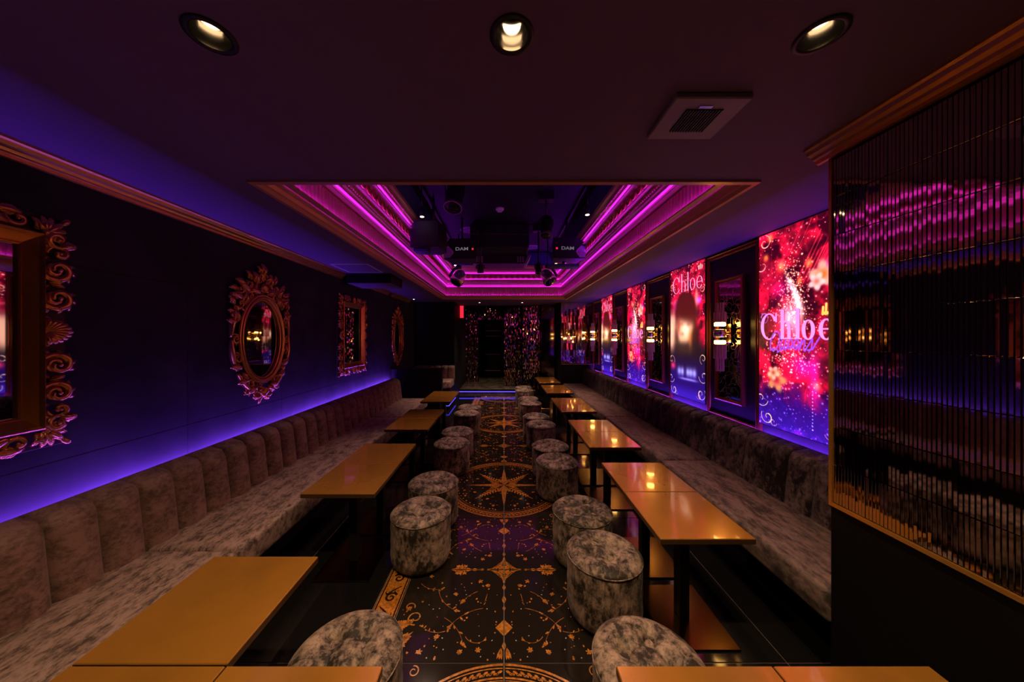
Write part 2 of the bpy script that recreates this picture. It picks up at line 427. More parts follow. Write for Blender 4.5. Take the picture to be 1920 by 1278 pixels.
def print_medal():
    mb = MB(); pale = MB(); rr = random.Random(11)
    def arc(r, wd, a0=0.01, a1=PI / 2 - 0.01, n=40):
        ribbon(mb, [(r * math.cos(a0 + (a1 - a0) * i / n), r * math.sin(a0 + (a1 - a0) * i / n)) for i in range(n + 1)], wd, wd, clip=True)
    arc(0.590, 0.010); arc(0.574, 0.005); arc(0.532, 0.008); arc(0.520, 0.004); arc(0.500, 0.003)
    for i in range(26):
        a = R(1.8 + 3.4 * i); x, y = 0.553 * math.cos(a), 0.553 * math.sin(a)
        petal(mb, x, y, a + 1.2, 0.026, 0.012); petal(mb, x, y, a - 1.9, 0.022, 0.010)
        ribbon(mb, spiral2(x, y, 0.003, 0.011, a, 0.8, 8), 0.003, 0.004)
    # long points on the axes
    poly_add(mb, [(0.003, 0.003), (0.034, 0.05), (0.030, 0.10), (0.003, 0.40)])
    poly_add(mb, [(0.003, 0.003), (0.05, 0.030), (0.11, 0.026), (0.41, 0.003)])
    # diagonal leafy points
    for k in range(7):
        t = 0.09 + 0.035 * k; l = 0.075 - 0.008 * k
        petal(mb, t * 0.72, t * 0.72, R(45 + 52), l, 0.018); petal(mb, t * 0.72, t * 0.72, R(45 - 52), l, 0.018)
    poly_add(mb, [(0.05, 0.045), (0.165, 0.150), (0.28, 0.275), (0.275, 0.28), (0.150, 0.165), (0.045, 0.05)])
    for a in (22, 68):
        petal(mb, 0.035 * math.cos(R(a)), 0.035 * math.sin(R(a)), R(a), 0.12, 0.036)
    flower(mb, 0.05, 0.12, 0.02, rr); flower(mb, 0.12, 0.05, 0.02, rr)
    for i in range(60):
        x, y = rr.uniform(0.03, 0.5), rr.uniform(0.03, 0.5)
        if x * x + y * y < 0.48 ** 2 and abs(math.atan2(y, x) - PI / 4) > 0.15: blob(mb, x, y, rr.uniform(0.003, 0.009), rr)
    for (x, y) in ((0.10, 0.40), (0.22, 0.37), (0.38, 0.22), (0.40, 0.11), (0.16, 0.28), (0.29, 0.15)): flower(mb, x, y, 0.016, rr)
    for i in range(12): blob(pale, rr.uniform(0.04, 0.4), rr.uniform(0.04, 0.4), 0.003, rr, 5)
    for i in range(12):
        a = R(8 + 6.6 * i); blob(mb, 0.475 * math.cos(a), 0.475 * math.sin(a), 0.009, rr)
    acanthus(mb, 0.58, 0.58, R(225), 0.13, rr); acanthus(mb, 0.585, 0.50, R(160), 0.09, rr); acanthus(mb, 0.50, 0.585, R(285), 0.09, rr)
    ribbon(mb, spiral2(0.56, 0.42, 0.008, 0.026, 0.5, 1.2), 0.004, 0.006); ribbon(mb, spiral2(0.42, 0.56, 0.008, 0.026, 2.5, -1.2), 0.004, 0.006)
    return mb, pale
pd, pdp = print_diamond(); pm, pmp = print_medal()
def mirrored(mb, sx, sy, mat):
    q = MB(); q.v = [((v[0] - 0.3) * sx, (v[1] - 0.3) * sy, v[2]) for v in mb.v]; q.f = mb.f
    me = bpy.data.meshes.new('print'); me.from_pydata(q.v, [], [f if sx * sy > 0 else f[::-1] for f in q.f]); me.materials.append(M[mat]); me.update()
    # make every print face look up
    bm = bmesh.new(); bm.from_mesh(me)
    for f in bm.faces:
        f.normal_update()
        if f.normal.z < 0: f.normal_flip()
    bm.to_mesh(me); bm.free()
    return me
PR = {}
for nm, (g_, p_) in (('d', (pd, pdp)), ('m', (pm, pmp))):
    for sx in (1, -1):
        for sy in (1, -1):
            PR[nm, sx, sy] = (mirrored(g_, sx, sy, 'print_gold'), mirrored(p_, sx, sy, 'print_pale'))
# rows: star centres at y = 0.9, 3.3, 5.7, 8.1; lattice diamonds at 2.1, 4.5, 6.9
for y in [v for v in ys if v < 8.05]:
    k = int(round((y - 0.3) / 0.6)) % 4      # 0: below star, 1: above star, 2: below diamond, 3: above diamond
    kind, sy = (('m', -1), ('m', 1), ('d', -1), ('d', 1))[k]
    for sx in (1, -1):
        t = link('tile', tile_me(0.6, 0.6, 'print_tile'), floor, (sx * 0.3, y + 0.3, 0))
        link('print', PR[kind, sx, sy][0], t); link('print', PR[kind, sx, sy][1], t, (0, 0, 0.0001))
# border strips with a dark vine on gold
def strip_print(L):
    g_ = MB(); d_ = MB()
    n = int(L / 0.15)
    g_.add([(-0.055, -L / 2 + 0.004, 0.0004), (0.055, -L / 2 + 0.004, 0.0004), (0.055, L / 2 - 0.004, 0.0004), (-0.055, L / 2 - 0.004, 0.0004)], [(0, 1, 2, 3)])
    for sx in (-0.066, 0.066):
        g_.add([(sx - 0.003, -L / 2 + 0.004, 0.0004), (sx + 0.003, -L / 2 + 0.004, 0.0004), (sx + 0.003, L / 2 - 0.004, 0.0004), (sx - 0.003, L / 2 - 0.004, 0.0004)], [(0, 1, 2, 3)])
    for i in range(n):
        c = -L / 2 + L / n * (i + 0.5); s_ = 1 if i % 2 else -1
        pts = [(s_ * x, y) for (x, y) in spiral2(0, 0, 0.006, 0.036, 0.4, 1.35, 26)]
        ribbon(d_, [(x, y + c) for x, y in pts], 0.010, 0.014, 0.0008, False)
        ribbon(d_, [(s_ * 0.03, c + 0.02), (0, c + 0.055), (-s_ * 0.04, c + 0.085)], 0.014, 0.006, 0.0008, False)
        for a in (0.6, 2.2):
            x, y = s_ * 0.036 * math.cos(a), c + 0.036 * math.sin(a)
            ribbon(d_, [(x, y), (x + s_ * 0.012, y + 0.014), (x + s_ * 0.010, y + 0.03)], 0.012, 0.002, 0.0008, False)
    def fin(mb, mat):
        me = bpy.data.meshes.new('print'); me.from_pydata(mb.v, [], mb.f); me.materials.append(M[mat])
        bm = bmesh.new(); bm.from_mesh(me)
        for f in bm.faces:
            f.normal_update()
            if f.normal.z < 0: f.normal_flip()
        bm.to_mesh(me); bm.free(); return me
    return fin(g_, 'print_gold'), fin(d_, 'print_dark')
sp = strip_print(0.6); spq = strip_print(1.2)
for y in [v for v in ys if v < 8.05]:
    for x in (-0.675, 0.675):
        t = link('tile', tile_me(0.15, 0.6, 'print_tile'), floor, (x, y + 0.3, 0))
        link('print', sp[0], t); link('print', sp[1], t)
t = link('tile', tile_me(0.15, 1.5, 'print_tile'), floor, (0, 8.175, 0), (0, 0, R(90)))
link('print', spq[0], t); link('print', spq[1], t)
link('tile', tile_me(1.5, 0.15, 'floor_tile'), floor, (0, 8.325, 0))

# walls
wl = struct(MB().box(XL - 0.12, XL, YB, 7.72, 0, 2.6).build('wall_left', 'wall_charcoal'), 'charcoal plaster wall hung with gilt mirrors')
pan = MB()
for zz in (0.95, 1.9): pan.box(XL - 0.001, XL + 0.0006, YB, 7.6, zz - 0.0015, zz + 0.0015)
for k in range(-1, 9): pan.box(XL - 0.001, XL + 0.0006, 0.33 + k * 0.91, 0.333 + k * 0.91, 0.2, 2.33)
pan.build('panel_joint', 'wall_black', wl)
wr = struct(MB().box(XR, XR + 0.12, YB, 7.95, 0, 2.6).build('wall_right', 'wall_charcoal'), 'dark wall carrying light screens and framed lamps')
struct(MB().box(XL - 0.12, XR + 0.12, YB - 0.1, YB, 0, 2.6).build('wall_near', 'wall_black'))
# right return wall at the far end of the bench
wfr = struct(MB().box(1.39, XR, 7.70, 7.95, 0, 2.6).build('wall_end_right', 'wall_black'), 'dark end wall clad with strip mirror above a plain dado')
wfl = struct(MB().box(XL, -1.2, 7.6, 7.72, 0, 2.6).build('wall_end_left', 'wall_black'), 'plain black end wall behind the corner sofa')
struct(MB().box(-1.32, -1.2, 7.72, 12.0, 0, 2.7).build('wall_passage_left', 'wall_black'))
struct(MB().box(1.39, 1.51, 7.95, 12.0, 0, 2.7).build('wall_passage_right', 'wall_black'))
struct(MB().box(-1.4, 1.6, 11.9, 12.02, 0, 2.7).build('wall_far', 'black_gloss'))

# ceiling slab with a rectangular opening
cm = MB()
cm.box(XL - 0.12, XR + 0.12, YB, RY0, ZC, ZC + 0.06)
DL = ((-0.830, 0.89), (0.022, 0.89), (0.895, 0.89))
ceil0 = cm.build('ceiling', 'ceiling_paint')
for (x, y) in DL:
    ct = MB().lathe([(0.047, ZC - 0.05), (0.047, ZC + 0.1)], 40, (x, y, 0)).build('cutter', 'ceiling_paint')
    md = ceil0.modifiers.new('b', 'BOOLEAN'); md.object = ct; md.solver = 'EXACT'; md.operation = 'DIFFERENCE'
    bpy.context.view_layer.update()
    me = bpy.data.meshes.new_from_object(ceil0.evaluated_get(bpy.context.evaluated_depsgraph_get()))
    ceil0.modifiers.clear(); ceil0.data = me; bpy.data.objects.remove(ct)
cs_ = MB().box(XL - 0.12, -RX, RY0, RY1, ZC, ZC + 0.06).box(RX, XR + 0.12, RY0, RY1, ZC, ZC + 0.06).box(XL - 0.12, XR + 0.12, RY1, 8.5, ZC, ZC + 0.06)
struct(cs_.build('ceiling_sides', 'ceiling_paint'), 'dark matte ceiling beside and beyond the recess')
ceil = struct(ceil0, 'dark matte ceiling around a deep lit recess')
struct(MB().box(-1.4, 1.6, 8.5, 12.0, 2.56, 2.64).build('ceiling_passage', 'ceiling_black'))
struct(MB().box(-1.4, 1.6, 8.44, 8.5, 2.4, 2.6).build('trim_9', 'ceiling_black'))
ZT = 3.36
struct(MB().box(-1.35, 1.35, RY0 - 0.02, RY1 + 0.02, ZT, ZT + 0.06).build('ceiling_recess', 'ceiling_black'), 'black upper ceiling inside the recess')

# crown of the recess; profile: (inset from the opening edge, height)
prof = [(-0.028, ZC), (-0.028, ZC - 0.012), (0.0, ZC - 0.014), (0.012, ZC + 0.006), (0.022, ZC + 0.012), (0.03, ZC + 0.035), (0.05, ZC + 0.046),
        (0.05, ZC + 0.060), (0.062, ZC + 0.064), (0.068, 2.632), (0.058, 2.640), (0.058, 2.652), (0.092, 2.656), (0.100, 2.690), (0.118, 2.700), (0.122, 2.722),
        (0.132, 2.735), (0.132, 2.790), (0.150, 2.800), (0.160, 2.830), (0.160, 2.905), (0.195, 2.915), (0.205, 2.945), (0.225, 2.955),
        (0.245, 3.03), (0.265, 3.05), (0.268, 3.085), (0.262, 3.09), (0.262, ZT)]
def pt(side, d, z, e):    # side 0 left 1 right 2 far 3 near; e = which end
    xa, xb, ya, yb = -RX + d, RX - d, RY0 + d, RY1 - d
    return {0: ((xa, ya, z), (xa, yb, z)), 1: ((xb, ya, z), (xb, yb, z)), 2: ((xa, yb, z), (xb, yb, z)), 3: ((xa, ya, z), (xb, ya, z))}[side][e]
side_words = ['long crown beside the mirror wall', 'long crown beside the light screens', 'short crown at the step end', 'short crown over the near tables']
crowns = []
for s_ in range(4):
    mb = MB(); vs = []
    for d, z in prof: vs += [pt(s_, d, z, 0), pt(s_, d, z, 1)]
    mb.add(vs, [(2 * i, 2 * i + 1, 2 * i + 3, 2 * i + 2) for i in range(len(prof) - 2)])
    o = mb.build('trim_%d' % (s_ + 1), 'crown_gold'); struct(o, 'gold ' + side_words[s_] + ' of the ceiling recess')
    up = MB(); up.add([pt(s_, 0.262, 3.09, 0), pt(s_, 0.262, 3.09, 1), pt(s_, 0.262, ZT, 1), pt(s_, 0.262, ZT, 0)], [(0, 1, 2, 3)])
    up.build('upper_wall', 'recess_blue', o)
    crowns.append(o)
# flutes, beads and egg ornaments on the crown
def along(side, d, step):
    a, b_ = Vector(pt(side, d, 0, 0)), Vector(pt(side, d, 0, 1)); L = (b_ - a).length; n = int(L / step)
    t = (b_ - a).normalized()
    inw = {0: Vector((1, 0, 0)), 1: Vector((-1, 0, 0)), 2: Vector((0, -1, 0)), 3: Vector((0, 1, 0))}[side]
    return [(a + (b_ - a) * ((i + 0.5) / n)) for i in range(n)], t, inw
eg = MB()
eg.ell((0, 0, 0), (0.018, 0.030, 0.036), 10, 6)
eg.tube([(0.004, 0.042 * math.cos(R(a)), 0.046 * math.sin(R(a))) for a in range(160, 381, 20)], 0.007, 5)
eg_me = eg.mesh('egg_ornament', 'red_gold')
dn = MB(); dn.rbox(-0.004, 0.016, -0.011, 0.011, -0.014, 0.014, 0.003, 1); dn_me = dn.mesh('dentil', 'crown_gold')
for s_ in range(4):
    fl = MB(); ps, t, inw = along(s_, 0.064, 0.044)
    for p in ps:
        hw = 0.0165
        a = p - t * hw; b_ = p + t * hw
        for (z0, z1) in ((ZC + 0.072, 2.622),):
            q = [a, p - t * hw * 0.5 + inw * 0.018, p + t * hw * 0.5 + inw * 0.018, b_]
            vs = [(v.x, v.y, z0) for v in q] + [(v.x, v.y, z1) for v in q]
            fl.add(vs, [(0, 1, 5, 4), (1, 2, 6, 5), (2, 3, 7, 6), (4, 5, 6, 7), (3, 2, 1, 0)], False)
    o = fl.build('fluting', 'crown_gold', crowns[s_]); o['kind'] = 'stuff'
    bd = MB()
    for d, z, r, st in ((0.134, 2.762, 0.014, 0.036), (0.240, 2.985, 0.012, 0.030)):
        ps, t, inw = along(s_, d, st)
        for p in ps: bd.ell((p.x, p.y, z), (r, r, r), 6, 4)
    o = bd.build('beading', 'crown_gold', crowns[s_]); o['kind'] = 'stuff'
    ps, t, inw = along(s_, 0.170, 0.115)
    ang = {0: 0, 1: PI, 2: -PI / 2, 3: PI / 2}[s_]
    for p in ps: link('egg_ornament', eg_me, crowns[s_], (p.x, p.y, 2.868), (0, 0, ang))
# magenta light strips lying on small shelves added to hide them from below, looking up
LEV = ((0.060, 0.104, ZC + 0.054), (0.056, 0.122, 2.644), (0.130, 0.182, 2.792), (0.158, 0.226, 2.908))   # shelf from, shelf to, height
for s_ in range(4):
    for lev, (d0, d1, z) in enumerate(LEV):
        mb = MB(); vs = []
        for d, zz in ((d0, z), (d1 - 0.004, z), (d1, z + 0.003), (d1, z + 0.009), (d1 - 0.003, z + 0.010), (d1 - 0.004, z + 0.005), (d0, z + 0.005)): vs += [pt(s_, d, zz, 0), pt(s_, d, zz, 1)]
        mb.add(vs, [(2 * i, 2 * i + 1, (2 * i + 3) % 14, (2 * i + 2) % 14) for i in range(7)])
        mb.build('added_light_shelf', 'crown_gold', crowns[s_])
        mb = MB(); vs = []
        for d, zz in ((d1 - 0.013, z + 0.0055), (d1 - 0.006, z + 0.0055), (d1 - 0.006, z + 0.008), (d1 - 0.013, z + 0.008)): vs += [pt(s_, d, zz, 0), pt(s_, d, zz, 1)]
        mb.add(vs, [(2 * i, 2 * i + 1, (2 * i + 3) % 8, (2 * i + 2) % 8) for i in range(4)])
        o = mb.build('cove_light_strip', 'led_magenta')
        tag(o, 'magenta light strip at the %s on the %s' % (('flute foot', 'flute top', 'bead row', 'egg row')[lev], side_words[s_]), 'light strip', 'magenta strips in the ceiling recess')

# cornices
cprof = [(0, 0), (0.062, 0), (0.062, -0.012), (0.052, -0.018), (0.046, -0.034), (0.030, -0.042), (0.026, -0.054), (0.012, -0.060), (0.010, -0.074), (0, -0.078)]
for k, (y0, y1) in enumerate(((YB, 4.2), (4.75, 5.85), (6.0, 7.15))):
    dx = 0.0 if k < 2 else 0.0
    struct(MB().prism([(XL + dx + p, ZC + q) for p, q in cprof], y0, y1).build('trim_%d' % (5 + k), 'gold_cornice'), 'stepped gold cornice above the mirror wall')

# ------------------------------------------------------------------ strip-mirror pillar on the near right
PX, PY = 1.44, 1.385
pil = struct(MB().box(PX, XR, YB, PY, 0, ZC).build('wall_pillar', 'strip_back'), 'black pillar clad with narrow strip mirror')
struct(MB().prism([(PX - p * 1.15, ZC + q * 0.9) for p, q in cprof], YB, PY + 0.055).build('trim_8', 'gold_cornice'), 'gold cornice on top of the strip mirror pillar')
MB().box(PX - 0.012, PX, YB, PY, 0.815, 0.83).build('bottom_trim', 'gold_cornice', pil)
MB().box(PX - 0.012, PX, PY - 0.012, PY, 0.83, ZC - 0.07).build('edge_trim', 'gold_cornice', pil)
SW, SH = 0.0122, 0.1655
y = PY - 0.013; zr = [0.832 + i * SH for i in range(9)]
strip_me = [None] * 40
for i in range(40):
    r_ = random.Random(100 + i)
    tz = r_.gauss(0, 0.011); ty = r_.gauss(0, 0.0035); dd = r_.uniform(0.001, 0.004)
    hw, hh = SW / 2 - 0.0009, SH / 2 - 0.0009
    mb = MB()
    def fx(yy, zz): return -0.0045 - dd * 0.5 + tz * yy + ty * zz
    b_ = 0.0012
    ou = [(-hw, -hh), (hw, -hh), (hw, hh), (-hw, hh)]; inn = [(-hw + b_, -hh + b_), (hw - b_, -hh + b_), (hw - b_, hh - b_), (-hw + b_, hh - b_)]
    vs = [(0, p[0], p[1]) for p in ou] + [(fx(*p) + 0.0012, p[0], p[1]) for p in ou] + [(fx(*p), p[0], p[1]) for p in inn]
    mb.add(vs, [(0, 1, 5, 4), (1, 2, 6, 5), (2, 3, 7, 6), (3, 0, 4, 7), (4, 5, 9, 8), (5, 6, 10, 9), (6, 7, 11, 10), (7, 4, 8, 11), (8, 9, 10, 11)])
    strip_me[i] = mb.mesh('mirror_strip', 'strip_mirror')
colY = []
while y > -0.30:
    colY.append(y - SW / 2); y -= SW
# the 33 columns that show largest are single pieces (those from y = 0.87 to 1.27), the others joined
single = [yy for yy in colY if yy > 0.845][-33:]
joined = MB(); rr = random.Random(5)
for yy in colY:
    for zz in zr:
        me = strip_me[rr.randrange(40)]
        zc = zz + SH / 2
        if yy in single: link('mirror_strip', me, pil, (PX, yy, zc))
        else: joined.add([(v.co.x + PX, v.co.y + yy, v.co.z + zc) for v in me.vertices], [tuple(p.vertices) for p in me.polygons])
o = joined.build('mirror_strips', 'strip_mirror', pil); o['kind'] = 'stuff'

def strip_wall(name, parent, ax, c, a0, a1, z0, z1, sw, sh, tilt, seed, mat='strip_mirror', sgn=-1):
    """joined strip mirror on a wall; ax 'y': wall faces -y at y=c, spans x a0..a1"""
    r_ = random.Random(seed); mb = MB()
    na = int((a1 - a0) / sw); nz = max(1, int(round((z1 - z0) / sh))); sh = (z1 - z0) / nz
    for i in range(na):
        for j in range(nz):
            u = a0 + (i + 0.5) * sw; v = z0 + (j + 0.5) * sh
            tu, tv = r_.gauss(0, tilt), r_.gauss(0, tilt * 0.5)
            hw, hh = sw / 2 - 0.001, sh / 2 - 0.001
            q = [(-hw, -hh), (hw, -hh), (hw, hh), (-hw, hh)]
            f_ = [(p[0], sgn * 0.008 + tu * p[0] + tv * p[1], p[1]) for p in q]; bk = [(p[0], 0, p[1]) for p in q]
            P = [(u + p[0], c + p[1], v + p[2]) for p in bk + f_]
            if ax == 'x': P = [(p[1], p[0], p[2]) for p in P]
            mb.add(P, [(0, 1, 5, 4), (1, 2, 6, 5), (2, 3, 7, 6), (3, 0, 4, 7), (4, 5, 6, 7)])
    o = mb.build(name, mat, parent); o['kind'] = 'stuff'
    return o
# end wall right: copper strip mirror panel with gold sill
strip_wall('mirror_strips', wfr, 'y', 7.70, 1.395, 2.18, 0.91, 2.40, 0.045, 0.17, 0.02, 21)
MB().box(1.39, 2.185, 7.685, 7.70, 0.885, 0.90).build('sill_trim', 'gold_cornice', wfr)
# far columns around the passage
c1 = struct(MB().box(-1.2, -0.80, 9.85, 10.0, 0.16, 2.56).build('wall_passage_panel', 'strip_back'), 'strip mirror panel beside the passage')
strip_wall('mirror_strips', c1, 'y', 9.85, -1.195, -0.80, 0.17, 2.08, 0.022, 0.055, 0.14, 31)
c2 = struct(MB().box(-1.2, 0.02, 9.75, 9.85, 2.08, 2.56).build('wall_passage_header', 'strip_back'), 'strip mirror header over the passage')
strip_wall('mirror_strips', c2, 'y', 9.75, -1.195, 0.02, 2.09, 2.55, 0.022, 0.055, 0.14, 32)
c3 = struct(MB().box(0.0, 0.53, 9.0, 9.5, 0.16, 2.56).build('wall_passage_column', 'strip_back'), 'strip mirror column on the step')
strip_wall('mirror_strips', c3, 'y', 9.0, 0.003, 0.53, 0.17, 2.55, 0.022, 0.055, 0.14, 33)
c4 = struct(MB().box(0.50, 0.98, 8.42, 8.99, 0, 2.40).build('wall_floor_column', 'strip_back'), 'strip mirror column standing on the floor by the step')
strip_wall('mirror_strips', c4, 'y', 8.42, 0.503, 0.98, 0.05, 2.39, 0.022, 0.055, 0.14, 34)
c5 = struct(MB().box(0.98, 1.39, 8.2, 8.3, 0, 2.40).build('wall_dark_glass', 'dark_mirror'), 'dark mirror glass wall beyond the last table')

# ------------------------------------------------------------------ step with violet strip, corner platform
st = struct(MB().rbox(-1.2, 0.5, 8.45, 11.9, 0.0, 0.16, 0.006, 1).build('floor_step', 'marble'), 'brown marble step leading to the passage')
MB().box(-1.2, 0.5, 8.44, 8.452, 0.115, 0.15).build('nosing', 'black_gloss', st)
o = MB().box(-1.2, 0.5, 8.436, 8.452, 0.084, 0.098).build('step_light_strip', 'led_step'); tag(o, 'violet light strip across the face of the marble step', 'light strip')
pf = struct(MB().box(XL, -1.17, 6.68, 7.6, 0, 0.16).build('floor_platform', 'black_gloss'), 'low black platform under the corner sofa')
o = MB().box(-1.172, -1.164, 6.672, 7.6, 0.092, 0.100).box(XL, -1.164, 6.672, 6.68, 0.092, 0.100).build('platform_light_strip', 'led_step'); tag(o, 'violet light strip along the side of the corner platform', 'light strip')
part = MB(); part.rbox(XL + 0.002, -1.19, 6.02, 6.14, 0, 0.955, 0.004, 1)
pw = tag(empty('partition', (0, 0, 0)), 'low black partition at the end of the channel-tufted bench', 'partition')
MB().rbox(XL + 0.002, -1.19, 6.02, 6.14, 0, 0.94, 0.003, 1).build('panel', 'wall_black', pw)
MB().rbox(XL + 0.002, -1.17, 5.99, 6.16, 0.94, 0.957, 0.004, 1).build('top_cap', 'black_gloss', pw)

# ------------------------------------------------------------------ benches
def pad_mesh(wd, z0, z1, x0, th, lean, bulge, mat, sgn):
    """one upholstered channel: x0 = wall side, grows towards the room by sgn"""
    mb = MB(); nu, nv = 9, 13; vs = []
    for j in range(nv):
        t = j / (nv - 1)
        z = z0 + (z1 - z0) * t
        top = 0.0
        # rounded top
        tt = max(0, (t - 0.78) / 0.22)
        prof_ = math.sqrt(max(0.0, 1 - tt * tt))
        depth = (th - lean * t) * (0.30 + 0.70 * prof_) if tt > 0 else (th - lean * t)
        for i in range(nu):
            u = -1 + 2 * i / (nu - 1)
            b_ = bulge * (1 - abs(u) ** 3.0)
            vs.append((x0 + sgn * (depth + b_ - bulge), u * wd / 2 * 0.992, z - (0.012 * abs(u) ** 4 if j == nv - 1 else 0)))
    fs = [(j * nu + i, j * nu + i + 1, (j + 1) * nu + i + 1, (j + 1) * nu + i) for j in range(nv - 1) for i in range(nu - 1)]
    k = len(vs)
    for j in range(nv):
        for i in (0, nu - 1): vs.append((x0, vs[j * nu + i][1], vs[j * nu + i][2]))
    for j in range(nv - 1):
        fs.append((j * nu, (j + 1) * nu, k + 2 * (j + 1), k + 2 * j)); fs.append((j * nu + nu - 1, k + 2 * j + 1, k + 2 * (j + 1) + 1, (j + 1) * nu + nu - 1))
    fs.append(tuple([(nv - 1) * nu + i for i in range(nu)] + [k + 2 * (nv - 1) + 1, k + 2 * (nv - 1)]))
    mb.add(vs, fs, True)
    return mb.mesh('back_pad', mat)
def seat_mesh(L, xw, xf, zb, zt, mat):
    mb = MB(); mb.rbox(min(xw, xf), max(xw, xf), -L / 2 + 0.002, L / 2 - 0.002, zb, zt, 0.028, 4)
    return mb.mesh('seat', mat)
def bench(y0, y1, side, label, npad, matp, mats, group):
    L = y1 - y0; s_ = 1 if side == 'l' else -1
    X = XL + 0.005 if side == 'l' else XR - 0.005
    o = tag(empty('bench', (X, (y0 + y1) / 2, 0)), label, 'sofa', group)
    MB().box(*sorted((s_ * 0.02, s_ * 0.52)), -L / 2, L / 2, 0, 0.272).build('plinth', 'wall_black', o)
    link('seat', seat_mesh(L, s_ * 0.14, s_ * 0.745, 0.27, 0.425, mats), o)
    wd = L / npad
    k = ('p', side, round(wd, 4), matp)
    if k not in tile_mesh: tile_mesh[k] = pad_mesh(wd, 0.40, 0.805, s_ * 0.10, 0.190, 0.045, 0.040 if side == 'l' else 0.007, matp, s_)
    for i in range(npad): link('back_pad', tile_mesh[k], o, (0, -L / 2 + wd * (i + 0.5), 0))
    MB().box(*sorted((s_ * 0.075, s_ * 0.13)), -L / 2, L / 2, 0.25, 0.775).build('back_board', 'wall_black', o)
    return o
GL = 'bench units along the mirror wall'; GR = 'bench units along the screen wall'
seams = [-1.095, 0.29, 1.675, 3.06, 4.445, 5.83]
words = ['brown grey channel-tufted velvet bench unit nearest the entrance, beside the gold table corner', 'brown grey channel-tufted velvet bench unit under the large rectangular mirror',
         'brown grey channel-tufted velvet bench unit under the large oval gilt mirror', 'brown grey channel-tufted velvet bench unit under the narrow rectangular mirror', 'brown grey channel-tufted velvet bench unit against the black partition']
for i in range(5): bench(seams[i], seams[i + 1], 'l', words[i], 8, 'velvet_pad', 'velvet_seat', GL)
seamr = [1.39, 2.9, 4.48, 6.03, 7.695]
words = ['dark mottled velvet bench unit beside the strip mirror pillar', 'dark mottled velvet bench unit under the portrait screen next to the first wall lamp',
         'dark mottled velvet bench unit under the second logo screen', 'dark mottled velvet bench unit against the copper strip mirror wall']
for i in range(4): bench(seamr[i], seamr[i + 1], 'r', words[i], 8, 'velvet_dark', 'velvet_seat_dark', GR)
# corner sofa on the platform
cs = tag(empty('corner_sofa', (-1.66, 7.58, 0.16)), 'grey channel-tufted corner sofa on the black platform', 'sofa')
MB().box(-0.48, 0.46, -0.60, -0.02, 0, 0.25).build('plinth', 'wall_black', cs)
mb = MB(); mb.rbox(-0.48, 0.48, -0.66, -0.10, 0.25, 0.42, 0.03, 3); mb.build('seat', 'velvet_seat', cs)
pmx = pad_mesh(0.16, 0.38, 0.72, 0.0, 0.16, 0.03, 0.03, 'velvet_pad', 1)
for i in range(6): link('back_pad', pmx, cs, (-0.40 + 0.16 * i, -0.01, 0), (0, 0, R(-90)))

# violet strips behind the backrests
for (X, s_, y0, y1, mt, lb) in ((XL, 1, -1.0, 5.95, 'led_violet', 'violet light strip tucked behind the channel-tufted backrests'), (XR, -1, 1.40, 7.68, 'led_blue', 'blue light strip tucked behind the dark backrests under the screens')):
    o = tag(empty('wall_wash_strip', (X, (y0 + y1) / 2, 0)), lb, 'light strip'); L = (y1 - y0) / 2
    # added unseen profile blocks light roomward, the diodes look up and towards the wall
    MB().prism([(s_ * 0.046, 0.660), (s_ * 0.072, 0.660), (s_ * 0.072, 0.709), (s_ * 0.0625, 0.709)], -L, L).build('profile', 'wall_black', o)
    MB().add([(s_ * 0.0435, -L, 0.6600), (s_ * 0.0435, L, 0.6600), (s_ * 0.0600, L, 0.706), (s_ * 0.0600, -L, 0.706)], [(0, 1, 2, 3)]).build('diodes', mt, o)

# ------------------------------------------------------------------ tables
def make_table():
    o = empty('table')
    h = 0.231
    MB().rbox(-h, h, -h, h, 0.547, 0.574, 0.0025, 1).build('table_top', 'table_gold', o)
    MB().rbox(-h - 0.0006, h + 0.0006, -h - 0.0006, h + 0.0006, 0.546, 0.5705, 0.001, 1).build('edge_band', 'table_edge', o)
    MB().rbox(-0.13, 0.13, -0.13, 0.13, 0.536, 0.546, 0.003, 1).build('mounting_plate', 'black_metal', o)
    MB().rbox(-0.029, 0.029, -0.029, 0.029, 0.010, 0.538, 0.003, 1).build('leg', 'black_metal', o)
    MB().rbox(-0.18, 0.18, -0.205, 0.205, 0.001, 0.010, 0.002, 1).build('base_plate', 'plate_gold', o)
    return o
tproto = make_table(); first = [True]
def table(x, y, label, group):
    o = tproto if first[0] else copy_tree(tproto)
    first[0] = False
    o.location = (x, y, 0); tag(o, label, 'table', group); return o
XLt, XRt = -1.04, 0.99
h2 = 0.2325
tl = [(0.94 + h2, 'by the large rectangular mirror, at the corner of the gold tables', 1), (0.475 + h2, '', 1)]
table(XLt - 0.02, 1.172, 'gold table beside the bench under the large rectangular mirror', 'tables by the mirror wall')
table(XLt - 0.02, 0.705, 'gold topped pedestal table unit at the inner corner of the near table group', 'near table group')
table(XLt + 0.447, 0.705, 'gold topped pedestal table unit in front of the velvet stool, near table group', 'near table group')
for i, (y0, wa, wb) in enumerate(((1.962, 'the oval gilt mirror', 'the oval gilt mirror'), (3.335, 'the narrow mirror', ''), (4.77, 'the black partition', ''))):
    for k in range(2):
        table(XLt, y0 + h2 + k * 0.467, 'gold table by the tufted bench near %s, half %s the step' % (wa, ('farther from', 'nearer')[k]), 'tables by the mirror wall')
for k in range(2):
    table(0.565 + 0.467 * k, 0.705, 'gold table of the pair in front of the strip mirror pillar, %s' % ('aisle half' if k == 0 else 'pillar half'), 'near table group')
rw = ['the first logo screen', 'the portrait screen', 'the second logo', 'the last lamp', 'the dark glass']
